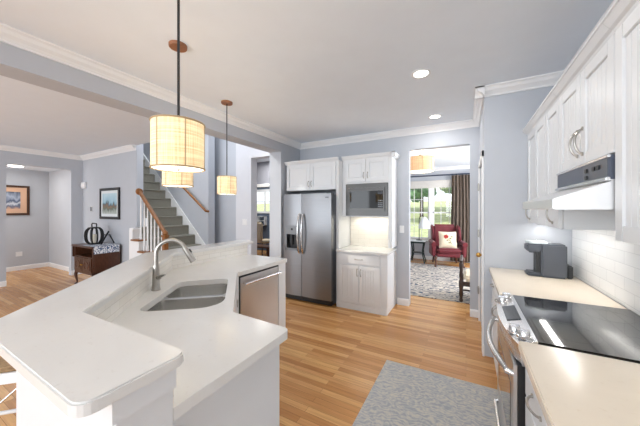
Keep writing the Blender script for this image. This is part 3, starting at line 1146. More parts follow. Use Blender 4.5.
# ---- range hood
r = right_root('range_hood', 'silver-white sloped range hood with slate control panel above the cooktop', 'hood', 2.205)
L = 2.205 - 1.503
m = MB()
m.extrude([(0.0, 1.50), (-0.508, 1.50), (-0.518, 1.505), (-0.518, 1.545), (-0.508, 1.55), (-0.335, 1.615), (-0.335, 1.622), (0.0, 1.622)], (0, 0, 0), (L, 0, 0), ((0, 1, 0), (0, 0, 1)))
cn = m.build('canopy', M['steel_hood'], r)
m = MB()
m.box(0.0, L, -0.34, -0.003, 1.622, 1.722, 0.003)
bd = m.build('control_panel', M['hood_panel'], r)
m = MB()
m.box(0.0, L, -0.352, -0.335, 1.617, 1.632, 0.003)
m.box(0.0, L, -0.347, -0.335, 1.712, 1.722, 0.002)
m.build('trim_strip', M['steel_h'], bd)
bx(L * 0.62, L - 0.01, -0.343, -0.339, 1.634, 1.710, 0.001).build('switch_plate', M['steel_dark'], bd)
for (a, b) in ((L * 0.66, 1.682), (L * 0.66, 1.650), (L * 0.78, 1.682), (L * 0.845, 1.682)):
    bx(a, a + 0.028, -0.348, -0.343, b - 0.010, b + 0.010, 0.002).build('button', M['black'], bd)

# ---- coffee maker
r = thing('coffee_maker', 'charcoal pod coffee maker on the cream counter by the pantry wall', 'coffee maker', (0.485, 3.02, 0.915), 0)
m = MB()
m.box(0.085, 0.258, -0.085, 0.085, 0.0, 0.285, 0.012)
m.build('body', M['charcoal'], r)
m = MB()
m.box(-0.012, 0.12, -0.07, 0.07, 0.215, 0.285, 0.012)
m.cyl((0.035, 0, 0.20), (0.035, 0, 0.22), 0.022)
m.build('brew_head', M['charcoal'], r)
m = MB()
m.lathe([(0.066, 0.0), (0.066, 0.016), (0.05, 0.024)], (0.05, 0, 0.2852), 28)
m.box(0.05, 0.135, -0.066, 0.066, 0.2852, 0.3052, 0.006)
m.build('lid', M['chrome_tint'], r, True)
m = MB()
m.box(-0.012, 0.10, -0.066, 0.066, 0.0, 0.035, 0.012)
m.build('drip_tray', M['charcoal'], r)
bx(0.055, 0.09, -0.05, 0.05, 0.03, 0.22).build('back_column', M['black'], r)
m = MB()
m.box(0.260, 0.30, -0.06, 0.05, 0.0, 0.11, 0.008)
m.build('water_tank', M['black'], r)

# ------------------------------------------------------------------ island
# lower countertop with a cut-out for the corner sink
e = Vector((0.70, -0.714, 0))
nv = Vector((0.714, 0.70, 0))
SCN = Vector((-1.655, 1.24, 0))


def S(a, b): return SCN + e * a + nv * b


def rounded(pts, rad, k=6):
    out = []
    n_ = len(pts)
    for i in range(n_):
        p0, p1, p2 = Vector(pts[i - 1]), Vector(pts[i]), Vector(pts[(i + 1) % n_])
        a = (p0 - p1).normalized()
        b = (p2 - p1).normalized()
        ang = a.angle(b)
        rr = rad[i] if isinstance(rad, (list, tuple)) else rad
        t = rr / math.tan(ang / 2)
        q0, q1 = p1 + a * t, p1 + b * t
        cen = p1 + (a + b).normalized() * (rr / math.sin(ang / 2))
        v0_, v1_ = q0 - cen, q1 - cen
        for j in range(k + 1):
            s_ = j / k
            th_ = v0_.angle(v1_)
            v_ = (v0_ * math.sin((1 - s_) * th_) + v1_ * math.sin(s_ * th_)) / math.sin(th_) if th_ > 1e-4 else v0_
            out.append(cen + v_)
    return out


sink_out = rounded([S(-0.345, -0.195), S(0.295, -0.285), S(0.345, 0.19), S(-0.345, 0.18)], [0.07, 0.06, 0.14, 0.06])
top = [(-1.86, 2.60), (-1.86, 1.80), (-1.166, 1.097), (-0.755, 1.075), (-0.755, 0.48), (-1.41, 0.48), (-2.534, 1.595), (-2.534, 2.60)]


def slab_with_hole(outer, hole, z0, z1):
    """countertop: outer outline minus one hole, bridged so the faces are clean"""
    m_ = MB()
    bm = m_.bm
    rings = {}
    for z in (z0, z1):
        ov = [bm.verts.new((p[0], p[1], z)) for p in outer]
        hv = [bm.verts.new((p[0], p[1], z)) for p in hole]
        ed = [bm.edges.new((a, b)) for a, b in zip(ov, ov[1:] + ov[:1])] + [bm.edges.new((a, b)) for a, b in zip(hv, hv[1:] + hv[:1])]
        bmesh.ops.triangle_fill(bm, use_beauty=True, use_dissolve=False, edges=ed)
        rings[z] = (ov, hv)
    for k_ in (0, 1):
        a, b = rings[z0][k_], rings[z1][k_]
        n_ = len(a)
        for i in range(n_):
            bm.faces.new((a[i], a[(i + 1) % n_], b[(i + 1) % n_], b[i]))
    return m_


def round_outline(pts, rad):
    return [(p.x, p.y) for p in rounded([Vector((p[0], p[1], 0)) for p in pts], rad, 5)]


top_r = round_outline(top, [0.02, 0.02, 0.02, 0.035, 0.004, 0.004, 0.004, 0.004])
m = slab_with_hole(top_r, [(p.x, p.y) for p in sink_out], 0.876, 0.915)
tag(m.build('countertop', M['island_quartz']), 'lower white quartz island countertop with the corner sink', 'countertop')

bar = [(-0.727, 0.247), (-0.727, 0.512), (-1.39, 0.50), (-2.50, 1.60), (-2.50, 2.72), (-2.76, 2.72), (-2.76, 1.46), (-1.535, 0.25)]
m = MB()
m.prism(round_outline(bar, [0.04, 0.035, 0.01, 0.01, 0.02, 0.03, 0.03, 0.03]), 1.042, 1.077, 0.005)
tag(m.build('bar_countertop', M['island_quartz']), 'raised white quartz breakfast bar wrapping around the island', 'countertop')

# island carcass: base cabinets, knee wall, panels
r = thing('kitchen_island', 'white L-shaped kitchen island with raised bar wall', 'island', (-1.6, 1.3, 0))
off = Vector((-1.6, 1.3, 0))


def loc_poly(p): return [(a - off.x, b - off.y) for a, b in p]


knee = [(-0.754, 0.335), (-0.754, 0.4785), (-1.40, 0.475), (-2.53, 1.59), (-2.53, 2.62), (-2.67, 2.62), (-2.67, 1.50), (-1.50, 0.335)]
m = MB()
m.prism(loc_poly(knee), 0, 1.041)
m.build('knee_wall', M['cab'], r)
m = MB()
m.prism(loc_poly([(-0.79, 0.477), (-0.79, 1.035), (-1.17, 1.05), (-1.19, 1.06), (-1.19, 0.477)]), 0.0, 0.874)
m.build('peninsula_base', M['cab'], r)
# corner base: diagonal front between the two runs, hollow where the bowls hang
m = MB()
a_, b_ = Vector((-1.867, 1.801, 0)) - off, Vector((-1.176, 1.101, 0)) - off
dv = (b_ - a_).normalized()
nn = Vector((dv.y, -dv.x, 0))
if nn.dot(Vector((1, 1, 0))) > 0: nn = -nn
m.prism([(a_.x, a_.y), (b_.x, b_.y), ((b_ + nn * 0.02).x, (b_ + nn * 0.02).y), ((a_ + nn * 0.02).x, (a_ + nn * 0.02).y)], 0.0, 0.874)
cf = m.build('corner_front', M['cab'], r)
hm = MB()
pc = a_ + dv * 0.10 - nn * 0.004
hm.tube([pc + Vector((0, 0, 0.66)) - nn * 0.006 + dv * (0.03 * math.cos(t_)) + Vector((0, 0, 0.03 * math.sin(t_))) for t_ in [2 * PI * i / 20 for i in range(20)]], 0.004, 6, closed=True)
hm.cyl(pc + Vector((0, 0, 0.675)), pc + Vector((0, 0, 0.675)) - nn * 0.012, 0.008)
hm.build('towel_ring', M['nickel'], cf, True)
# end panel and dishwasher bay surround
m = MB()
m.box(-2.53 - off.x, -1.868 - off.x, 2.435 - off.y, 2.565 - off.y, 0, 0.874)
m.build('end_panel', M['cab'], r)
bx(-2.53 - off.x, -1.872 - off.x, 1.806 - off.y, 1.830 - off.y, 0, 0.874).build('bay_panel', M['cab'], r)
# tiled splash between the lower counter and the bar
m = MB()
m.prism(loc_poly([(-0.757, 0.479), (-0.757, 0.483), (-1.405, 0.483), (-2.523, 1.593), (-2.523, 2.62), (-2.529, 2.62), (-2.529, 1.592), (-1.402, 0.477)]), 0.9155, 1.041)
m.build('splash_tile', M['tile_i'], r)
# moulding under the bar top
m = MB()
m.prism(loc_poly([(-0.736, 0.318), (-0.736, 0.478), (-0.7535, 0.478), (-0.7535, 0.3345), (-1.501, 0.3345), (-2.671, 1.50), (-2.671, 2.62), (-2.686, 2.62), (-2.686, 1.492), (-1.507, 0.318)]), 0.985, 1.041)
m.build('moulding', M['cab'], r)

# sink
r = thing('sink', 'double-bowl stainless steel undermount sink in the island corner', 'sink', (SCN.x, SCN.y, 0.875))


def bowl(pts, depth):
    m_ = MB()
    bm = m_.bm
    cen = sum((Vector(p) for p in pts), Vector()) / len(pts)
    rings = []
    for (k_, z) in ((1.03, 0.0), (1.0, -0.002), (0.985, -0.03), (0.965, -depth + 0.04), (0.93, -depth + 0.012), (0.86, -depth), (0.15, -depth - 0.004)):
        rings.append([bm.verts.new((cen.x + (p.x - cen.x) * k_ - SCN.x, cen.y + (p.y - cen.y) * k_ - SCN.y, z)) for p in pts])
    for a, b in zip(rings, rings[1:]):
        for i in range(len(pts)):
            bm.faces.new((a[i], a[(i + 1) % len(pts)], b[(i + 1) % len(pts)], b[i]))
    bm.faces.new(rings[-1])
    return m_, cen


far_b = rounded([S(-0.345, -0.195), S(-0.065, -0.233), S(-0.04, 0.182), S(-0.345, 0.18)], [0.07, 0.05, 0.05, 0.06])
near_b = rounded([S(-0.025, -0.24), S(0.295, -0.285), S(0.345, 0.19), S(0.0, 0.185)], [0.05, 0.06, 0.14, 0.05])
for pts_, dep in ((far_b, 0.17), (near_b, 0.20)):
    m, cen = bowl(pts_, dep)
    ob = m.build('bowl', M['sink_steel'], r, True)
    m = MB()
    m.lathe([(0.045, 0), (0.045, 0.003), (0.03, 0.001)], (cen.x - SCN.x, cen.y - SCN.y, -dep - 0.003), 20)
    m.build('drain', M['nickel'], ob, True)
# steel divider rim between the bowls
m = MB()
q = [S(-0.07, -0.232), S(-0.018, -0.24), S(0.006, 0.185), S(-0.046, 0.183)]
m.prism([(p.x - SCN.x, p.y - SCN.y) for p in q], -0.02, -0.001, 0.003)
m.build('divider', M['sink_steel'], r)

# faucet
FB = Vector((-1.976, 1.128, 0.915))
r = thing('faucet', 'tall brushed nickel gooseneck faucet behind the island sink', 'faucet', FB)
m = MB()
m.lathe([(0.030, 0.0), (0.030, 0.006), (0.027, 0.012), (0.0235, 0.10), (0.021, 0.165), (0.017, 0.185)], seg=24)
m.build('base_body', M['nickel'], r, True)
dr = nv.normalized()
pts = [Vector((0, 0, 0.17)), Vector((0, 0, 0.24))]
R_ = 0.098
pts += arc(Vector((0, 0, 0.262)) + dr * R_, -dr, (0, 0, 1), R_, 0, PI * 0.86, 16)
m = MB()
m.tube(pts, [0.015] * len(pts), 14)
m.build('spout', M['nickel'], r, True)
p1 = pts[-1]
t1 = (pts[-1] - pts[-2]).normalized()
m = MB()
m.tube([p1 - t1 * 0.005, p1 + t1 * 0.01, p1 + t1 * 0.07, p1 + t1 * 0.125], [0.016, 0.018, 0.021, 0.023], 16)
sh = m.build('spray_head', M['nickel'], r, True)
m = MB()
side = t1.cross(dr.cross(Vector((0, 0, 1)))).normalized()
pb = p1 + t1 * 0.045 - side * 0.021
pb2 = p1 + t1 * 0.045 + side * 0.021
m.tube([pb - t1 * 0.015, pb + t1 * 0.015], 0.007, 8)
m.build('spray_button', M['black'], sh, True)
m = MB()
ld = (e * 0.75 + nv * 0.66).normalized()
m.cyl(Vector((0, 0, 0.095)), Vector((0, 0, 0.095)) + ld * 0.045, 0.013)
m.tube([Vector((0, 0, 0.097)) + ld * 0.04, Vector((0, 0, 0.112)) + ld * 0.075, Vector((0, 0, 0.125)) + ld * 0.12], [0.010, 0.008, 0.007], 12)
m.build('lever', M['nickel'], r, True)

# dishwasher (front faces +X)
r = thing('dishwasher', 'stainless steel dishwasher built into the far end of the island', 'dishwasher', (-1.868, 1.835, 0), PI / 2)
L = 0.597
bx(0.005, L - 0.005, 0.03, 0.56, 0.02, 0.868).build('tub', M['black'], r)
m = MB()
m.box(0.012, L - 0.004, 0.0, 0.03, 0.10, 0.852, 0.005)
dd = m.build('door', M['steel'], r)
m = MB()
m.tube([(0.05, 0.002, 0.795), (0.05, -0.045, 0.795)], 0.008, 10)
m.tube([(L - 0.04, 0.002, 0.795), (L - 0.04, -0.045, 0.795)], 0.008, 10)
m.tube([(0.03, -0.045, 0.795), (L - 0.02, -0.045, 0.795)], 0.013, 12)
m.build('handle', M['steel_h'], dd, True)
bx(0.0, 0.011, 0.002, 0.04, 0.10, 0.868).build('gasket', M['black'], r)
bx(0.0, L, 0.002, 0.04, 0.854, 0.868).build('top_gasket', M['black'], r)
bx(0.01, L - 0.01, 0.06, 0.12, 0.0, 0.095).build('toe_kick', M['black'], r)


# stool under the bar
def stool(loc, rz):
    r_ = thing('counter_stool', 'white counter stool with woven rush seat beside the bar overhang', 'stool', loc, rz)
    for sx in (-1, 1):
        for sy in (-1, 1):
            m_ = MB()
            m_.tube([(sx * 0.205, sy * 0.195, 0), (sx * 0.175, sy * 0.165, 0.63)], [0.016, 0.018], 10)
            m_.build('leg', M['white_paint'], r_, True)
    m_ = MB()
    m_.box(-0.20, 0.20, -0.19, -0.165, 0.585, 0.64, 0.005)
    m_.box(-0.20, 0.20, 0.165, 0.19, 0.585, 0.64, 0.005)
    m_.box(-0.20, -0.175, -0.17, 0.17, 0.585, 0.64, 0.005)
    m_.box(0.175, 0.20, -0.17, 0.17, 0.585, 0.64, 0.005)
    m_.build('seat_frame', M['white_paint'], r_)
    m_ = MB()
    m_.box(-0.185, 0.185, -0.175, 0.175, 0.635, 0.665, 0.014, 3)
    m_.build('seat', M['rush'], r_, True)
    for (z, sgn) in ((0.22, 1), (0.22, -1), (0.30, 1), (0.30, -1)):
        k_ = 0.205 - 0.03 * z / 0.63
        l_ = 0.195 - 0.03 * z / 0.63
        m_ = MB()
        if z < 0.25:
            m_.tube([(-k_, sgn * l_, z), (k_, sgn * l_, z)], 0.012, 10)
        else:
            m_.tube([(sgn * k_, -l_, z), (sgn * k_, l_, z)], 0.012, 10)
        m_.build('rung', M['white_paint'], r_, True)
    m_ = MB()
    m_.tube([(-0.19, -0.175, 0.24), (0.18, -0.17, 0.58)], 0.006, 8)
    m_.tube([(0.19, -0.175, 0.24), (-0.18, -0.17, 0.58)], 0.006, 8)
    m_.tube([(0.195, -0.175, 0.24), (0.185, 0.165, 0.58)], 0.006, 8)
    m_.tube([(0.195, 0.175, 0.24), (0.185, -0.165, 0.58)], 0.006, 8)
    m_.build('cross_brace', M['steel_h'], r_, True)
    return r_


stool((-2.32, 0.49, 0), math.radians(45))

# ------------------------------------------------------------------ pendants and ceiling lights
PR, PH = 0.105, 0.205


def drum(m_, rad, z0, z1, seg=40, c=(0, 0)):
    m_.lathe([(rad, z0), (rad, z1)], (c[0], c[1], 0), seg, caps=False)


def seam_mb(rad, z0, z1, n_, ph=0.0, wd=0.004):
    m_ = MB()
    for k_ in range(n_):
        a = ph + 2 * PI * k_ / n_
        x, y = rad * math.cos(a), rad * math.sin(a)
        m_.cyl((x, y, z0), (x, y, z1), wd * 0.5, seg=6)
    for z in (z0 + 0.004, z1 - 0.004):
        m_.tube([(rad * math.cos(2 * PI * k / 40), rad * math.sin(2 * PI * k / 40), z) for k in range(40)], 0.0035, 6, closed=True)
    return m_


def pendant(loc, label):
    r_ = thing('pendant_light', label, 'pendant light', loc, math.radians(20), 'linen pendant lights above the bar')
    zb = 1.675 - H
    zt = zb + PH
    m_ = MB()
    m_.lathe([(0.060, -0.022), (0.063, -0.018), (0.063, 0.0)], seg=28)
    m_.build('canopy', M['canopy_wood'], r_, True)
    m_ = MB()
    m_.cyl((0, 0, -0.02), (0, 0, zt - 0.005), 0.0055, seg=8)
    m_.build('cord', M['cord'], r_, True)
    m_ = MB()
    drum(m_, PR, zb, zt)
    sh_ = m_.build('shade', M['shade'], r_, True)
    seam_mb(PR + 0.001, zb, zt, 6, 0.35).build('seam', M['seam'], sh_)
    m_ = MB()
    m_.lathe([(PR - 0.004, zb + 0.004), (PR - 0.004, zb + 0.008)], seg=40)
    df = m_.build('diffuser', M['diffuser'], r_)
    m_ = MB()
    m_.sphere((0, 0, zb), 0.007, 2)
    m_.build('finial', M['nickel'], df, True)
    m_ = MB()
    for k_ in range(3):
        a = 2 * PI * k_ / 3
        m_.cyl((0, 0, zt - 0.006), (PR * math.cos(a), PR * math.sin(a), zt - 0.006), 0.003, seg=6)
    m_.build('spider', M['nickel'], r_)
    return r_


PP = ((-1.106, 0.728), (-1.905, 1.25), (-2.42, 2.183))
LB = ('largest-looking linen drum pendant, its cord running out of the top of the photo',
      'middle linen drum pendant, its shade half hidden behind the nearest pendant',
      'smallest-looking cream linen drum pendant, hanging over the far end of the bar')
p0 = pendant((PP[0][0], PP[0][1], H), LB[0])
for (x, y), lb in zip(PP[1:], LB[1:]):
    dup(p0, (x, y, H), lb)
for (x, y) in PP:
    l = bpy.data.lights.new('pendant_bulb', 'POINT')
    l.energy = 3.2
    l.color = (1.0, 0.86, 0.66)
    l.shadow_soft_size = 0.03
    o = bpy.data.objects.new('pendant_bulb', l)
    C.objects.link(o)
    o.location = (x, y, 1.80)


def downlight(loc, label):
    r_ = thing('recessed_light', label, 'ceiling light', loc, 0, 'recessed kitchen lights')
    m_ = MB()
    m_.lathe([(0.062, -0.001), (0.062, -0.005), (0.080, -0.007), (0.084, -0.003), (0.084, 0.0)], seg=36, caps=False)
    m_.build('trim_ring', M['white_paint'], r_, True)
    m_ = MB()
    m_.lathe([(0.061, -0.004), (0.061, -0.002)], seg=36)
    m_.build('lens', M['downlight'], r_)
    return r_


d0 = downlight((-0.36, 2.575, H), 'recessed ceiling light nearer the camera, larger of the two in the kitchen ceiling')
dup(d0, (-0.362, 3.855, H), 'recessed ceiling light nearer the den doorway, smaller of the two in the kitchen ceiling')
for (x, y, pw) in ((-0.36, 2.575, 5.5), (-0.362, 3.855, 5), (-0.36, 1.29, 3), (-0.36, 0.0, 1.5), (-1.9, -0.2, 2)):
    area('recessed_lamp', (x, y, H - 0.012), (0, 0, 0), 0.12, 0.12, pw, (1.0, 0.98, 0.95), 'DISK')

r = thing('hall_light', 'bright flush ceiling light just inside the entry hall opening', 'ceiling light', (-8.90, 1.98, 2.5))
m = MB()
m.lathe([(0.13, -0.02), (0.14, -0.015), (0.14, 0.0)], seg=32)
m.build('trim_ring', M['white_paint'], r, True)
m = MB()
m.lathe([(0.11, -0.034), (0.122, -0.021)], seg=32)
m.build('lens', M['downlight'], r, True)
area('hall_lamp', (-8.9, 1.98, 2.455), (0, 0, 0), 0.2, 0.2, 6, (1, 0.96, 0.9), 'DISK')

# ------------------------------------------------------------------ kitchen rug
m = MB()
m.box(-0.690, 0.25, 0.75, 2.64, 0.001, 0.011, 0.003)
tag(m.build('kitchen_rug', M['kitchen_rug']), 'grey patterned runner rug on the floor in front of the range', 'rug')

# ------------------------------------------------------------------ staircase
st = thing('staircase', 'carpeted staircase with white balusters and oak handrail', 'staircase', (-4.17, 2.57, 0))
RISE, RUN = 0.194, 0.21
N_ST = 18
for k in range(1, N_ST + 1):
    x_n = -RUN * (k - 1)
    y0 = 0.0 if k <= 6 else 0.375
    y1 = 1.13 - 0.03
    # riser/box body
    m = MB()
    m.box(x_n - (0.12 if k == 6 else RUN + 0.03), x_n - 0.02, y0 + 0.02, y1, max(0, RISE * (k - 1) - 0.02) if k > 1 else 0.0, RISE * k - 0.028)
    m.build('riser', M['white_paint'], st)
    if k <= 6:
        m = MB()
        m.box(x_n - (0.12 if k == 6 else RUN + 0.02), x_n + 0.012, y0 - (0.0 if k == 6 else 0.03), y0 + 0.14, RISE * k - 0.028, RISE * k, 0.006)
        m.build('tread', M['white_paint'] if k == 6 else M['oak'], st)
    m = MB()
    yc = y0 + (0.14 if k <= 6 else 0.01)
    m.box(x_n - RUN - 0.02, x_n + 0.014, yc, y1, RISE * k - 0.034, RISE * k + 0.004, 0.014, 3)
    m.box(x_n - 0.022, x_n - 0.004, yc, y1, RISE * (k - 1), RISE * k - 0.01)
    m.build('carpet', M['stair_carpet'], st)
# solid white side under the open treads
m = MB()
for k in range(1, 7):
    x_n = -RUN * (k - 1)
    m.box(x_n - (0.12 if k == 6 else RUN + 0.012), x_n - 0.012, 0.0, 0.019, 0, RISE * k - 0.028)
m.build('side_panel', M['white_paint'], st)
# skirt board up the wall side
m = MB()
zA = lambda x: 0.80 + 0.924 * (-4.74 - (x - 4.17)) if False else 0.80 + 0.924 * (-0.57 - x)
xs0, xs1 = 0.10, -3.6
sk = [(xs0, 0.0), (xs0, zA(xs0)), (xs1, zA(xs1)), (xs1, zA(xs1) - 0.33), (-0.15, 0.0)]
m.extrude(sk, (0, 1.103, 0), (0, 1.128, 0), ((1, 0, 0), (0, 0, 1)))
m.build('skirt_board', M['white_paint'], st)
# newel, rail, balusters on the open side
yb_ = 0.055
rail = lambda x: 1.81 - 0.92 * (x + 0.92)
m = MB()
m.box(-0.205, -0.135, yb_ - 0.035, yb_ + 0.035, 0.194, 1.05, 0.004)
m.box(-0.215, -0.125, yb_ - 0.045, yb_ + 0.045, 1.05, 1.08, 0.004)
m.lathe([(0.03, 0), (0.044, 0.02), (0.04, 0.05), (0.02, 0.07)], (-0.17, yb_, 1.08), 20)
m.build('newel_post', M['oak'], st, True)
m = MB()
x_a, x_b = -0.18, -0.93
pr = [(-0.022, -0.024), (0.022, -0.024), (0.026, 0.0), (0.02, 0.020), (0.0, 0.026), (-0.02, 0.020), (-0.026, 0.0)]
m.extrude(pr, (x_a, yb_, rail(x_a)), (x_b, yb_, rail(x_b)), ((0, 1, 0), (0.66, 0, 0.75)))
m.build('handrail', M['oak'], st, True)
m = MB()
m.lathe([(0.055, 0.0), (0.062, 0.01), (0.055, 0.03), (0.035, 0.04)], seg=24)
ro = m.build('rail_rosette', M['oak'], st, True)
ro.location = (-0.955, yb_, rail(-0.93))
ro.rotation_euler = (0, PI / 2, 0)
for k in range(2, 7):
    for q in (0.05, 0.15):
        x = -RUN * (k - 1) - q
        if x < -0.93 or x > -0.24: continue
        m = MB()
        zb = RISE * k
        zt = rail(x) - 0.02
        m.box(x - 0.015, x + 0.015, yb_ - 0.015, yb_ + 0.015, zb, zb + 0.10, 0.002)
        m.tube([(x, yb_, zb + 0.09), (x, yb_, (zb + zt) / 2), (x, yb_, zt)], [0.013, 0.014, 0.009], 10)
        m.build('baluster', M['white_paint'], st, True)

# handrail on the stair wall
r = thing('wall_handrail', 'oak handrail on brackets along the stair wall', 'handrail', (-4.64, 3.64, 1.47))
m = MB()
dv = Vector((-0.82, 0, 0.575)).normalized()
pa = Vector((0, 0, 0))
m.tube([pa, dv * 2.2], 0.024, 12)
m.tube([pa, Vector((0.012, 0.03, -0.008)), Vector((0.012, 0.058, -0.008))], 0.022, 12)
m.build('rail', M['oak'], r, True)
for t in (0.35, 1.4):
    m = MB()
    p = dv * t
    m.tube([p + Vector((0, 0, -0.02)), p + Vector((0, 0.03, -0.06)), p + Vector((0, 0.058, -0.06))], 0.007, 8)
    m.build('bracket', M['brass'], r, True)

# ------------------------------------------------------------------ living room furniture by the picture wall
r = thing('drop_leaf_cabinet', 'dark mahogany drop-leaf cabinet on cabriole legs below the framed picture', 'cabinet', (-6.95, 2.32, 0))
W, D = 0.83, 0.46
m = MB()
m.box(0.03, W - 0.02, 0.02, D, 0.25, 0.30)
m.box(0.03, W - 0.02, 0.02, D, 0.565, 0.585)
m.box(0.03, 0.055, 0.02, D, 0.25, 0.765)
m.box(W - 0.045, W - 0.02, 0.02, D, 0.25, 0.765)
m.box(0.03, W - 0.02, D - 0.02, D, 0.25, 0.765)
m.build('body', M['mahogany'], r)
m = MB()
m.box(-0.03, W + 0.02, -0.02, D, 0.765, 0.80, 0.010, 3)
m.build('top', M['mahogany'], r)
m = MB()
m.box(W - 0.018, W + 0.012, 0.02, D, 0.40, 0.765, 0.008)
m.build('drop_leaf', M['mahogany'], r)
m = MB()
m.box(-0.03, 0.0, 0.0, D, 0.55, 0.765, 0.008)
m.build('drop_leaf', M['mahogany'], r)
for k in range(2):
    xa = 0.058 + k * 0.365
    m = MB()
    m.box(xa, xa + 0.355, 0.004, 0.022, 0.30, 0.56, 0.003)
    m.box(xa + 0.04, xa + 0.315, -0.003, 0.006, 0.335, 0.525, 0.006)
    rr_ = [(xa + 0.178 + 0.09 * math.cos(t), -0.004, 0.43 + 0.07 * math.sin(t)) for t in [2 * PI * i / 24 for i in range(24)]]
    m.tube(rr_, 0.008, 6, closed=True)
    dd = m.build('door', M['mahogany'], r)
    m = MB()
    m.sphere((xa + (0.335 if k == 0 else 0.02), -0.012, 0.43), 0.012, 2)
    m.build('knob', M['brass'], dd, True)
for (lx, ly) in ((0.06, 0.05), (W - 0.05, 0.05), (0.06, D - 0.04), (W - 0.05, D - 0.04)):
    m = MB()
    sx = -1 if lx < 0.4 else 1
    m.tube([(lx, ly, 0.27), (lx + sx * 0.018, ly - 0.018, 0.20), (lx + sx * 0.006, ly - 0.006, 0.10), (lx - sx * 0.002, ly, 0.04), (lx + sx * 0.016, ly - 0.016, 0.012), (lx + sx * 0.02, ly - 0.02, 0.0)], [0.034, 0.03, 0.018, 0.013, 0.022, 0.02], 10)
    m.build('leg', M['mahogany'], r, True)

m = MB()
m.box(-6.55, -6.095, 2.34, 2.76, 0.801, 0.805)
m.box(-6.100, -6.095, 2.34, 2.76, 0.66, 0.803)
tag(m.build('table_runner', M['runner']), 'blue and white patterned cloth draped over the dark cabinet', 'cloth')

r = thing('lantern', 'round black metal lantern with carrying handle on the dark cabinet', 'lantern', (-6.55, 2.52, 0.806))
m = MB()
m.lathe([(0.09, 0.0), (0.10, 0.01), (0.10, 0.022), (0.07, 0.03)], seg=24)
m.build('base', M['iron'], r, True)
m = MB()
for k in range(10):
    a = 2 * PI * k / 10
    pts = []
    for i in range(9):
        t = i / 8
        rr_ = 0.09 + 0.055 * math.sin(PI * t) ** 0.5
        pts.append((rr_ * math.cos(a), rr_ * math.sin(a), 0.02 + 0.30 * t))
    m.tube(pts, 0.014, 6)
m.build('cage', M['iron'], r, True)
m = MB()
m.lathe([(0.10, 0.315), (0.10, 0.335), (0.05, 0.345)], seg=24)
m.build('lid', M['iron'], r, True)
m = MB()
m.tube([(-0.095, 0, 0.33), (-0.105, 0, 0.39), (-0.08, 0, 0.415), (0.08, 0, 0.415), (0.105, 0, 0.39), (0.095, 0, 0.33)], 0.011, 8)
m.build('handle', M['iron'], r, True)
m = MB()
m.lathe([(0.05, 0.03), (0.05, 0.19), (0.045, 0.195)], seg=20)
m.build('candle', M['candle'], r, True)

r = thing('tabletop_easel', 'small black tabletop easel leaning open on the patterned cloth', 'easel', (-6.24, 2.62, 0.807), math.radians(15))
m = MB()
m.tube([(0.0, -0.13, 0.018), (0.0, 0.02, 0.26)], 0.015, 8)
m.build('prop', M['iron'], r, True)
m = MB()
m.tube([(0.0, 0.03, 0.20), (0.0, 0.13, 0.014)], 0.012, 8)
m.build('strut', M['iron'], r, True)
m = MB()
m.tube([(-0.09, -0.01, 0.19), (0.09, -0.01, 0.19)], 0.009, 8)
m.build('ledge', M['iron'], r, True)


def framed(name, label, loc, rz, w_, h_, fw, fmat, mat_w, mat_m, print_m, extra=None):
    r_ = thing(name, label, 'picture', loc, rz)
    m_ = MB()
    m_.box(-w_ / 2, w_ / 2, -0.03, -0.002, -h_ / 2, -h_ / 2 + fw, 0.004)
    m_.box(-w_ / 2, w_ / 2, -0.03, -0.002, h_ / 2 - fw, h_ / 2, 0.004)
    m_.box(-w_ / 2, -w_ / 2 + fw, -0.03, -0.002, -h_ / 2 + fw - 0.001, h_ / 2 - fw + 0.001, 0.004)
    m_.box(w_ / 2 - fw, w_ / 2, -0.03, -0.002, -h_ / 2 + fw - 0.001, h_ / 2 - fw + 0.001, 0.004)
    m_.build('frame', fmat, r_)
    bx(-w_ / 2 + fw, w_ / 2 - fw, -0.016, -0.004, -h_ / 2 + fw, h_ / 2 - fw).build('mat', mat_m, r_)
    q_ = fw + mat_w
    bx(-w_ / 2 + q_, w_ / 2 - q_, -0.018, -0.0155, -h_ / 2 + q_, h_ / 2 - q_).build('print', print_m, r_)
    return r_


M['print1'] = landscape_print('river_print', [(0.0, (176, 186, 180)), (0.22, (90, 104, 92)), (0.36, (140, 112, 84)), (0.46, (70, 92, 104)), (0.6, (150, 190, 208)), (1.0, (190, 216, 226))], 5.0, -0.2, 0.2)
M['print2'] = landscape_print('harbour_print', [(0.0, (196, 160, 140)), (0.18, (92, 104, 128)), (0.34, (208, 212, 220)), (0.5, (70, 84, 112)), (0.72, (168, 178, 196)), (1.0, (62, 74, 96))], 4.0, -0.22, 0.22)
framed('framed_picture', 'black-framed waterside print hanging above the dark cabinet', (-6.60, 2.819, 1.625), 0, 0.83, 0.66, 0.055, M['black'], 0.06, M['mat_white'], M['print1'])
framed('framed_picture', 'brown-framed art with peach mat on the entry hall wall', (-9.699, 2.02, 1.725), PI / 2, 0.74, 0.73, 0.05, M['walnut'], 0.11, M['mat_peach'], M['print2'])
r = thing('thermostat', 'small dark keypad on the wall left of the black-framed picture', 'thermostat', (-7.435, 2.819, 1.51))
bx(-0.035, 0.035, -0.016, 0, -0.06, 0.06, 0.004).build('housing', M['plate_white'], r)
bx(-0.026, 0.026, -0.020, -0.016, -0.05, 0.05, 0.002).build('screen', M['charcoal'], r)
r = thing('door_chime', 'white box on the picture wall near the room corner', 'wall box', (-7.78, 2.819, 2.06))
bx(-0.09, 0.09, -0.05, 0, -0.07, 0.07, 0.01).build('cover', M['plate_white'], r)
bx(-0.07, 0.07, -0.054, -0.05, -0.05, -0.03, 0.002).build('grille', M['white_paint'], r)

# ------------------------------------------------------------------ den
m = MB()
m.box(-2.45, 1.6, 4.85, 7.80, 0.001, 0.012, 0.003)
tag(m.build('den_rug', M['den_rug']), 'faded grey oriental rug covering the den floor', 'rug')

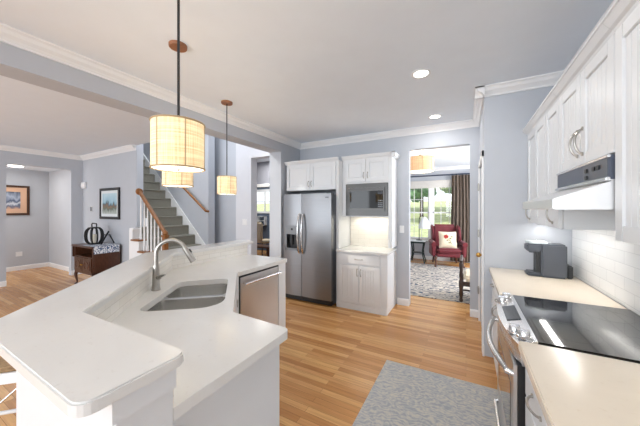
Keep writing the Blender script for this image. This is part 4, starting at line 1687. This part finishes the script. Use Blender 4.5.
r = thing('armchair', 'burgundy wingback armchair in front of the den window', 'armchair', (-0.46, 7.95, 0.014), math.radians(14))
m = MB()
m.box(-0.31, 0.31, -0.36, 0.20, 0.25, 0.36, 0.03, 3)
m.build('seat_base', M['red'], r, True)
m = MB()
m.box(-0.285, 0.285, -0.40, 0.16, 0.355, 0.485, 0.045, 4)
m.build('seat_cushion', M['red'], r, True)
m = MB()
vs = m.box(-0.30, 0.30, 0.14, 0.28, 0.30, 1.06, 0.05, 4)
for v in m.bm.verts:
    v.co.y += (v.co.z - 0.3) * 0.16
    if v.co.z > 0.9: v.co.z += 0.035 * (1 - (v.co.x / 0.3) ** 2)
m.build('backrest', M['red'], r, True)
for s in (-1, 1):
    m = MB()
    m.box(s * 0.36 - 0.055, s * 0.36 + 0.055, -0.33, 0.24, 0.25, 0.56, 0.03, 3)
    m.tube([(s * 0.37, -0.36, 0.58), (s * 0.37, -0.2, 0.60), (s * 0.365, 0.24, 0.60)], [0.062, 0.066, 0.06], 14)
    m.build('arm', M['red'], r, True)
    m = MB()
    pr = [(0.02, 0.56), (-0.02, 0.66), (-0.02, 0.80), (0.04, 0.95), (0.16, 1.04), (0.34, 1.06), (0.28, 0.56)]
    m.extrude(pr, (s * 0.33 - 0.032, 0, 0), (s * 0.33 + 0.032, 0, 0), ((0, 1, 0), (0, 0, 1)))
    bmesh.ops.bevel(m.bm, geom=list(m.bm.edges), offset=0.018, segments=2, affect='EDGES')
    m.build('wing', M['red'], r, True)
    for fy in (-1, 1):
        m = MB()
        if fy < 0:
            m.tube([(s * 0.31, -0.33, 0.26), (s * 0.335, -0.365, 0.19), (s * 0.32, -0.345, 0.09), (s * 0.335, -0.37, 0.02), (s * 0.335, -0.37, 0.0)], [0.035, 0.035, 0.02, 0.028, 0.024], 10)
        else:
            m.tube([(s * 0.29, 0.2, 0.26), (s * 0.30, 0.28, 0.02), (s * 0.30, 0.28, 0.0)], [0.026, 0.02, 0.02], 10)
        m.build('leg', M['mahogany'], r, True)

# throw pillow with a flower
r = thing('throw_pillow', 'cream throw pillow embroidered with a red flower on the armchair', 'pillow', (-0.42, 7.715, 0.710), math.radians(14))
m = MB()
n = 12
S_ = 0.215
rot = Matrix.Rotation(math.radians(-14), 3, 'X')


def pil(u, v, sgn):
    th_ = 0.075 * (max(0, 1 - abs(u) ** 3) * max(0, 1 - abs(v) ** 3)) ** 0.6
    k_ = 1 - 0.05 * (1 - abs(u)) * abs(v) - 0.05 * (1 - abs(v)) * abs(u)
    return rot @ Vector((u * S_ * k_, -sgn * th_, v * S_ * k_))


g = {}
for sgn in (1, -1):
    for i in range(n + 1):
        for j in range(n + 1):
            u, v = -1 + 2 * i / n, -1 + 2 * j / n
            edge = i in (0, n) or j in (0, n)
            key = (i, j, 0 if edge else sgn)
            if key not in g: g[key] = m.bm.verts.new(pil(u, v, sgn if not edge else 0))
    for i in range(n):
        for j in range(n):
            q = []
            for (a, b) in ((i, j), (i + 1, j), (i + 1, j + 1), (i, j + 1)):
                q.append(g[(a, b, 0 if a in (0, n) or b in (0, n) else sgn)])
            m.bm.faces.new(q if sgn > 0 else list(reversed(q)))
m.build('cushion', M['cream_cloth'], r, True)


def on_pillow(u, v, lift=0.003):
    return pil(u, v, 1) + rot @ Vector((0, -lift, 0))


m = MB()
for k in range(6):
    a = 2 * PI * k / 6 + 0.3
    cu, cv = -0.22 + 0.17 * math.cos(a), 0.34 + 0.17 * math.sin(a)
    c_ = on_pillow(cu, cv)
    m.sphere(c_, 0.026, 2, (1, 0.25, 0.9))
m.sphere(on_pillow(-0.22, 0.34, 0.006), 0.018, 2, (1, 0.4, 1))
m.build('flower', M['petal'], r, True)
m = MB()
m.tube([on_pillow(-0.15 + 0.5 * t, 0.2 - 0.75 * t + 0.15 * math.sin(PI * t)) for t in [i / 8 for i in range(9)]], 0.006, 6)
for (u, v) in ((0.25, 0.10), (0.42, 0.32), (0.12, -0.42), (-0.1, -0.1)):
    m.sphere(on_pillow(u, v), 0.024, 2, (1.2, 0.2, 0.5))
m.build('stem', M['leaf_thread'], r, True)

# side table
r = thing('side_table', 'small dark iron side table with pale top beside the red armchair', 'table', (-1.20, 8.02, 0.0))
m = MB()
m.box(-0.22, 0.22, -0.18, 0.18, 0.60, 0.625, 0.005)
m.build('table_top', M['stone_top'], r)
for sx in (-1, 1):
    for sy in (-1, 1):
        m = MB()
        m.tube([(sx * 0.17, sy * 0.13, 0.60), (sx * 0.13, sy * 0.10, 0.36), (sx * 0.14, sy * 0.11, 0.22), (sx * 0.19, sy * 0.15, 0.02), (sx * 0.19, sy * 0.15, 0.001)], 0.016, 8)
        m.build('leg', M['teal_iron'], r, True)
m = MB()
m.box(-0.15, 0.15, -0.12, 0.12, 0.27, 0.285)
m.build('shelf', M['teal_iron'], r)
for yy in (-0.14, 0.12):
    bx(-0.18, 0.18, yy, yy + 0.02, 0.55, 0.60).build('apron', M['teal_iron'], r)

r = thing('table_lamp', 'slender dark lamp with white bell shade on the den side table', 'lamp', (-1.17, 8.02, 0.626))
m = MB()
m.lathe([(0.085, 0), (0.085, 0.012), (0.02, 0.025)], seg=24)
m.build('base', M['iron'], r, True)
m = MB()
m.tube([(0, 0, 0.02), (0, 0, 0.58), (0.02, 0, 0.66), (0.08, 0, 0.70), (0.13, 0, 0.68)], 0.010, 8)
m.build('pole', M['iron'], r, True)
m = MB()
m.lathe([(0.165, 0.34), (0.15, 0.44), (0.11, 0.55), (0.06, 0.64), (0.02, 0.67)], (0.14, 0, 0), 28, caps=False)
m.lathe([(0.02, 0.668), (0.058, 0.638), (0.107, 0.548), (0.147, 0.44), (0.161, 0.34)], (0.14, 0, 0), 28, caps=False)
m.build('lamp_shade', M['white_shade'], r, True)

# curtain rod, curtain, blind
r = thing('curtain_rod', 'dark curtain rod spanning the den window', 'curtain rod', (-0.5, 8.50, 2.50))
m = MB()
m.cyl((-1.7, 0, 0), (1.2, 0, 0), 0.020, seg=12)
m.build('rod', M['rod'], r, True)
for x in (-1.5, 0.9):
    m = MB()
    m.box(x - 0.012, x + 0.012, 0, 0.098, -0.012, 0.012)
    m.build('bracket', M['rod'], r)
m = MB()
m.sphere((-1.73, 0, 0), 0.035, 2)
m.build('finial', M['rod'], r, True)
m = MB()
cx0, cx1 = -0.38, 0.30
nf = 90
ya = 8.485
front, back_ = [], []
for i in range(nf + 1):
    t = i / nf
    x = cx0 + (cx1 - cx0) * t
    y = ya + 0.032 * math.sin(t * 2 * PI * 8.0) + 0.008 * math.sin(t * 23)
    front.append((x, y))
zs = [0.03, 0.6, 1.2, 1.8, 2.3, 2.47]
gr = [[m.bm.verts.new((p[0] + 0.02 * math.sin(z * 1.3 + p[0] * 4), p[1] + 0.008 * math.sin(z * 2 + p[0] * 20), z)) for p in front] for z in zs]
gr2 = [[m.bm.verts.new((v.co.x, v.co.y + 0.004, v.co.z)) for v in row] for row in gr]
for G_, fl in ((gr, False), (gr2, True)):
    for a, b in zip(G_, G_[1:]):
        for i in range(nf):
            q = (a[i], a[i + 1], b[i + 1], b[i])
            m.bm.faces.new(tuple(reversed(q)) if fl else q)
tag(m.build('curtain', M['curtain'], None, True), 'taupe floor-length curtain right of the den window', 'curtain')
r = thing('window_blind', 'pale raised blind bunched at the top of the den window', 'blind', (-0.92, 8.565, 2.20))
m = MB()
for k in range(5):
    m.box(-0.80, 0.80, -0.018 - 0.002 * k, 0.012, -0.06 + k * 0.045, -0.02 + k * 0.045, 0.006)
m.build('folds', M['roman'], r, True)

# den drum ceiling light
r = thing('drum_ceiling_light', 'peach drum ceiling light hanging near the den ceiling', 'ceiling light', (-0.86, 6.05, H))
m = MB()
drum(m, 0.27, -0.43, -0.13)
sh_ = m.build('shade', M['den_shade'], r, True)
seam_mb(0.271, -0.43, -0.13, 8, 0.3, 0.006).build('seam', M['seam'], sh_)
m = MB()
m.lathe([(0.262, -0.426), (0.262, -0.420)], seg=40)
m.build('diffuser', M['diffuser'], r)
m = MB()
m.lathe([(0.02, -0.42), (0.02, -0.03), (0.07, -0.028), (0.075, 0.0)], seg=24)
m.build('canopy', M['nickel'], r, True)
l = bpy.data.lights.new('den_bulb', 'POINT')
l.energy = 22
l.color = (1, 0.88, 0.7)
l.shadow_soft_size = 0.08
o = bpy.data.objects.new('den_bulb', l)
C.objects.link(o)
o.location = (-0.86, 6.05, H - 0.11)

# turned-leg bench just inside the den
r = thing('turned_bench', 'dark turned-wood bench with white cushion just inside the den doorway', 'bench', (-0.07, 4.86, 0.013), math.radians(0))
PX, PY = (0.0, 0.95), (0.0, 0.55)
TP = [(0.022, 0.0), (0.030, 0.03), (0.020, 0.07), (0.032, 0.12), (0.026, 0.20), (0.034, 0.25), (0.034, 0.33), (0.022, 0.36), (0.030, 0.42), (0.020, 0.50), (0.030, 0.60), (0.022, 0.64)]
for x in PX:
    for y in PY:
        m = MB()
        m.lathe(TP, (x, y, 0), 14)
        m.build('leg', M['dark_wood'], r, True)
m = MB()
for y in PY:
    m.box(PX[0], PX[1], y - 0.016, y + 0.016, 0.26, 0.33, 0.004)
for x in PX:
    m.box(x - 0.016, x + 0.016, PY[0], PY[1], 0.26, 0.33, 0.004)
m.build('seat_rail', M['dark_wood'], r)
m = MB()
for x in PX:
    m.tube([(x, PY[0] - 0.05, 0.65), (x, 0.28, 0.665), (x, PY[1] + 0.03, 0.655)], 0.022, 10)
m.build('arm_rail', M['dark_wood'], r, True)
m = MB()
m.tube([(PX[0], 0.0, 0.12), (PX[0], 0.55, 0.12)], 0.014, 8)
m.tube([(PX[1], 0.0, 0.12), (PX[1], 0.55, 0.12)], 0.014, 8)
m.tube([(PX[0], 0.275, 0.12), (PX[1], 0.275, 0.12)], 0.014, 8)
m.build('stretcher', M['dark_wood'], r, True)
m = MB()
m.box(0.035, 0.92, -0.03, 0.575, 0.331, 0.43, 0.035, 4)
m.build('cushion', M['cream_cloth'], r, True)

# ------------------------------------------------------------------ room beyond the back hall
m = MB()
m.box(-8.8, -6.95, 7.6, 7.7, 0, 2.6)
m.box(-6.0, -2.95, 7.6, 7.7, 0, 2.6)
m.box(-6.95, -6.0, 7.6, 7.7, 0, 1.42)
m.box(-6.95, -6.0, 7.6, 7.7, 2.16, 2.6)
struct('wall_dining_back', m, M['navy'])
struct('wall_dining_right', bx(-2.95, -2.9, 5.32, 7.6, 0, 2.6), M['navy'])
w = MB()
w.box(-7.02, -5.93, 7.57, 7.62, 2.14, 2.24)
w.box(-7.02, -5.93, 7.57, 7.62, 1.36, 1.43)
w.box(-7.02, -6.93, 7.57, 7.62, 1.43, 2.14)
w.box(-6.02, -5.93, 7.57, 7.62, 1.43, 2.14)
w.box(-6.50, -6.46, 7.60, 7.64, 1.42, 2.16)
w.box(-6.95, -6.0, 7.60, 7.64, 1.77, 1.80)
w2 = struct('window_2', w, M['white_paint'])
bx(-6.95, -6.0, 7.645, 7.648, 1.42, 2.16).build('pane', M['glass'], w2)
# small white wall shelf with its stacked boards
r = thing('wall_shelf', 'small white shelf on the blue wall seen through the back hall door', 'shelf', (-6.72, 7.598, 1.08), 0)
# desk and chair
r2 = thing('wooden_bench', 'low reddish wooden bench just inside the room beyond the back hall', 'bench', (-5.25, 5.95, 0))
m = MB()
m.box(-0.40, 0.50, -0.20, 0.20, 0.42, 0.46, 0.005)
m.build('bench_top', M['mahogany'], r2)
for (x, y) in ((-0.36, -0.16), (0.46, -0.16), (-0.36, 0.16), (0.46, 0.16)):
    bx(x - 0.025, x + 0.025, y - 0.025, y + 0.025, 0, 0.42, 0.004).build('leg', M['mahogany'], r2)
m = MB()
m.box(0, 0.36, -0.14, -0.001, 0.0, 0.02)
m.box(0, 0.36, -0.14, -0.001, 0.16, 0.18)
m.box(0, 0.02, -0.14, -0.001, -0.16, 0.18)
m.box(0.34, 0.36, -0.14, -0.001, -0.16, 0.18)
m.box(0, 0.36, -0.14, -0.001, -0.16, -0.14)
m.build('shelf_unit', M['white_paint'], r)
r3 = thing('upholstered_chair', 'pale upholstered chair below the window in the far room', 'chair', (-5.75, 6.75, 0), math.radians(160))
m = MB()
m.box(-0.25, 0.25, -0.25, 0.22, 0.42, 0.52, 0.04, 3)
m.build('seat', M['cream_cloth'], r3, True)
m = MB()
vs = m.box(-0.24, 0.24, 0.18, 0.27, 0.50, 1.10, 0.04, 3)
m.build('backrest', M['cream_cloth'], r3, True)
for (x, y) in ((-0.2, -0.2), (0.2, -0.2), (-0.2, 0.2), (0.2, 0.2)):
    m = MB()
    m.tube([(x, y, 0), (x * 0.95, y * 0.95, 0.43)], [0.014, 0.02], 8)
    m.build('leg', M['dark_wood'], r3, True)

# ------------------------------------------------------------------ outdoors beyond the den window
m = MB()
for i in range(1):
    pts = [(-60, 9.2, -0.5), (60, 9.2, -0.5), (60, 26, 0.2), (60, 70, 3.5), (-60, 70, 3.5), (-60, 26, 0.2)]
    vs = [m.bm.verts.new(p) for p in pts]
    m.bm.faces.new((vs[0], vs[1], vs[2], vs[5]))
    m.bm.faces.new((vs[5], vs[2], vs[3], vs[4]))
g = m.build('ground', M['lawn'])
g['kind'] = 'structure'


def tree(loc, h_, rad, mat, label, seed):
    rnd = random.Random(seed)
    r_ = thing('tree', label, 'tree', loc, 0, 'trees beyond the lawn')
    m_ = MB()
    m_.tube([(0, 0, -0.3), (0.05, 0, h_ * 0.3), (0, 0.05, h_ * 0.55)], [0.22, 0.18, 0.1], 8)
    m_.build('trunk', M['bark'], r_, True)
    m_ = MB()
    for k_ in range(46):
        a = rnd.uniform(0, 2 * PI)
        q_ = rnd.uniform(0, 1) ** 0.6 * 0.8 * rad
        z_ = rnd.uniform(0.30, 0.9) * h_
        rr_ = rad * rnd.uniform(0.16, 0.32)
        vs_ = m_.sphere((q_ * math.cos(a), q_ * math.sin(a), z_), rr_, 2)
        c_ = Vector((q_ * math.cos(a), q_ * math.sin(a), z_))
        for v_ in vs_:
            v_.co = c_ + (v_.co - c_) * rnd.uniform(0.82, 1.22)
    m_.build('crown', mat, r_)
    return r_


for i, (x, y, h_, rad, mt, lb) in enumerate((
        (-7.0, 28, 7.5, 2.6, 'leaf2', 'pale leafy tree at the left edge of the den window view'),
        (-4.5, 32.5, 9.0, 2.4, 'leaf', 'dark green tree left of the window mullion, beyond the lawn'),
        (-0.9, 40, 11.5, 4.2, 'leaf2', 'pale tree behind the others, right of the window mullion'),
        (0.3, 34, 8.0, 2.2, 'leaf', 'dark green tree in the right sash of the den window'),
        (-10.5, 42, 12, 5.0, 'leaf', 'tall dark tree farthest left beyond the lawn'))):
    tree((x, y, 0.2), h_, rad, M[mt], lb, 11 + i)

r = thing('neighbour_house', 'tan neighbouring house with grey gable roof at the right of the den window view', 'house', (1.6, 24, 0))
m = MB()
m.box(-1.9, 6, 0, 5, -0.3, 2.7)
m.build('wall', M['siding'], r)
m = MB()
m.extrude([(-2.3, 2.6), (1.9, 5.0), (6.4, 2.6), (6.4, 2.75), (1.9, 5.2), (-2.3, 2.75)], (0, -0.4, 0), (0, 5.4, 0), ((1, 0, 0), (0, 0, 1)))
m.build('roof', M['roof'], r)
m = MB()
m.extrude([(-1.9, 2.7), (6.0, 2.7), (1.9, 4.9)], (0, 0.0, 0), (0, 0.1, 0), ((1, 0, 0), (0, 0, 1)))
m.build('gable', M['siding'], r)
m = MB()
m.box(-1.2, -0.3, -0.03, 0.02, 1.0, 2.2)
m.build('window_frame', M['white_paint'], r)
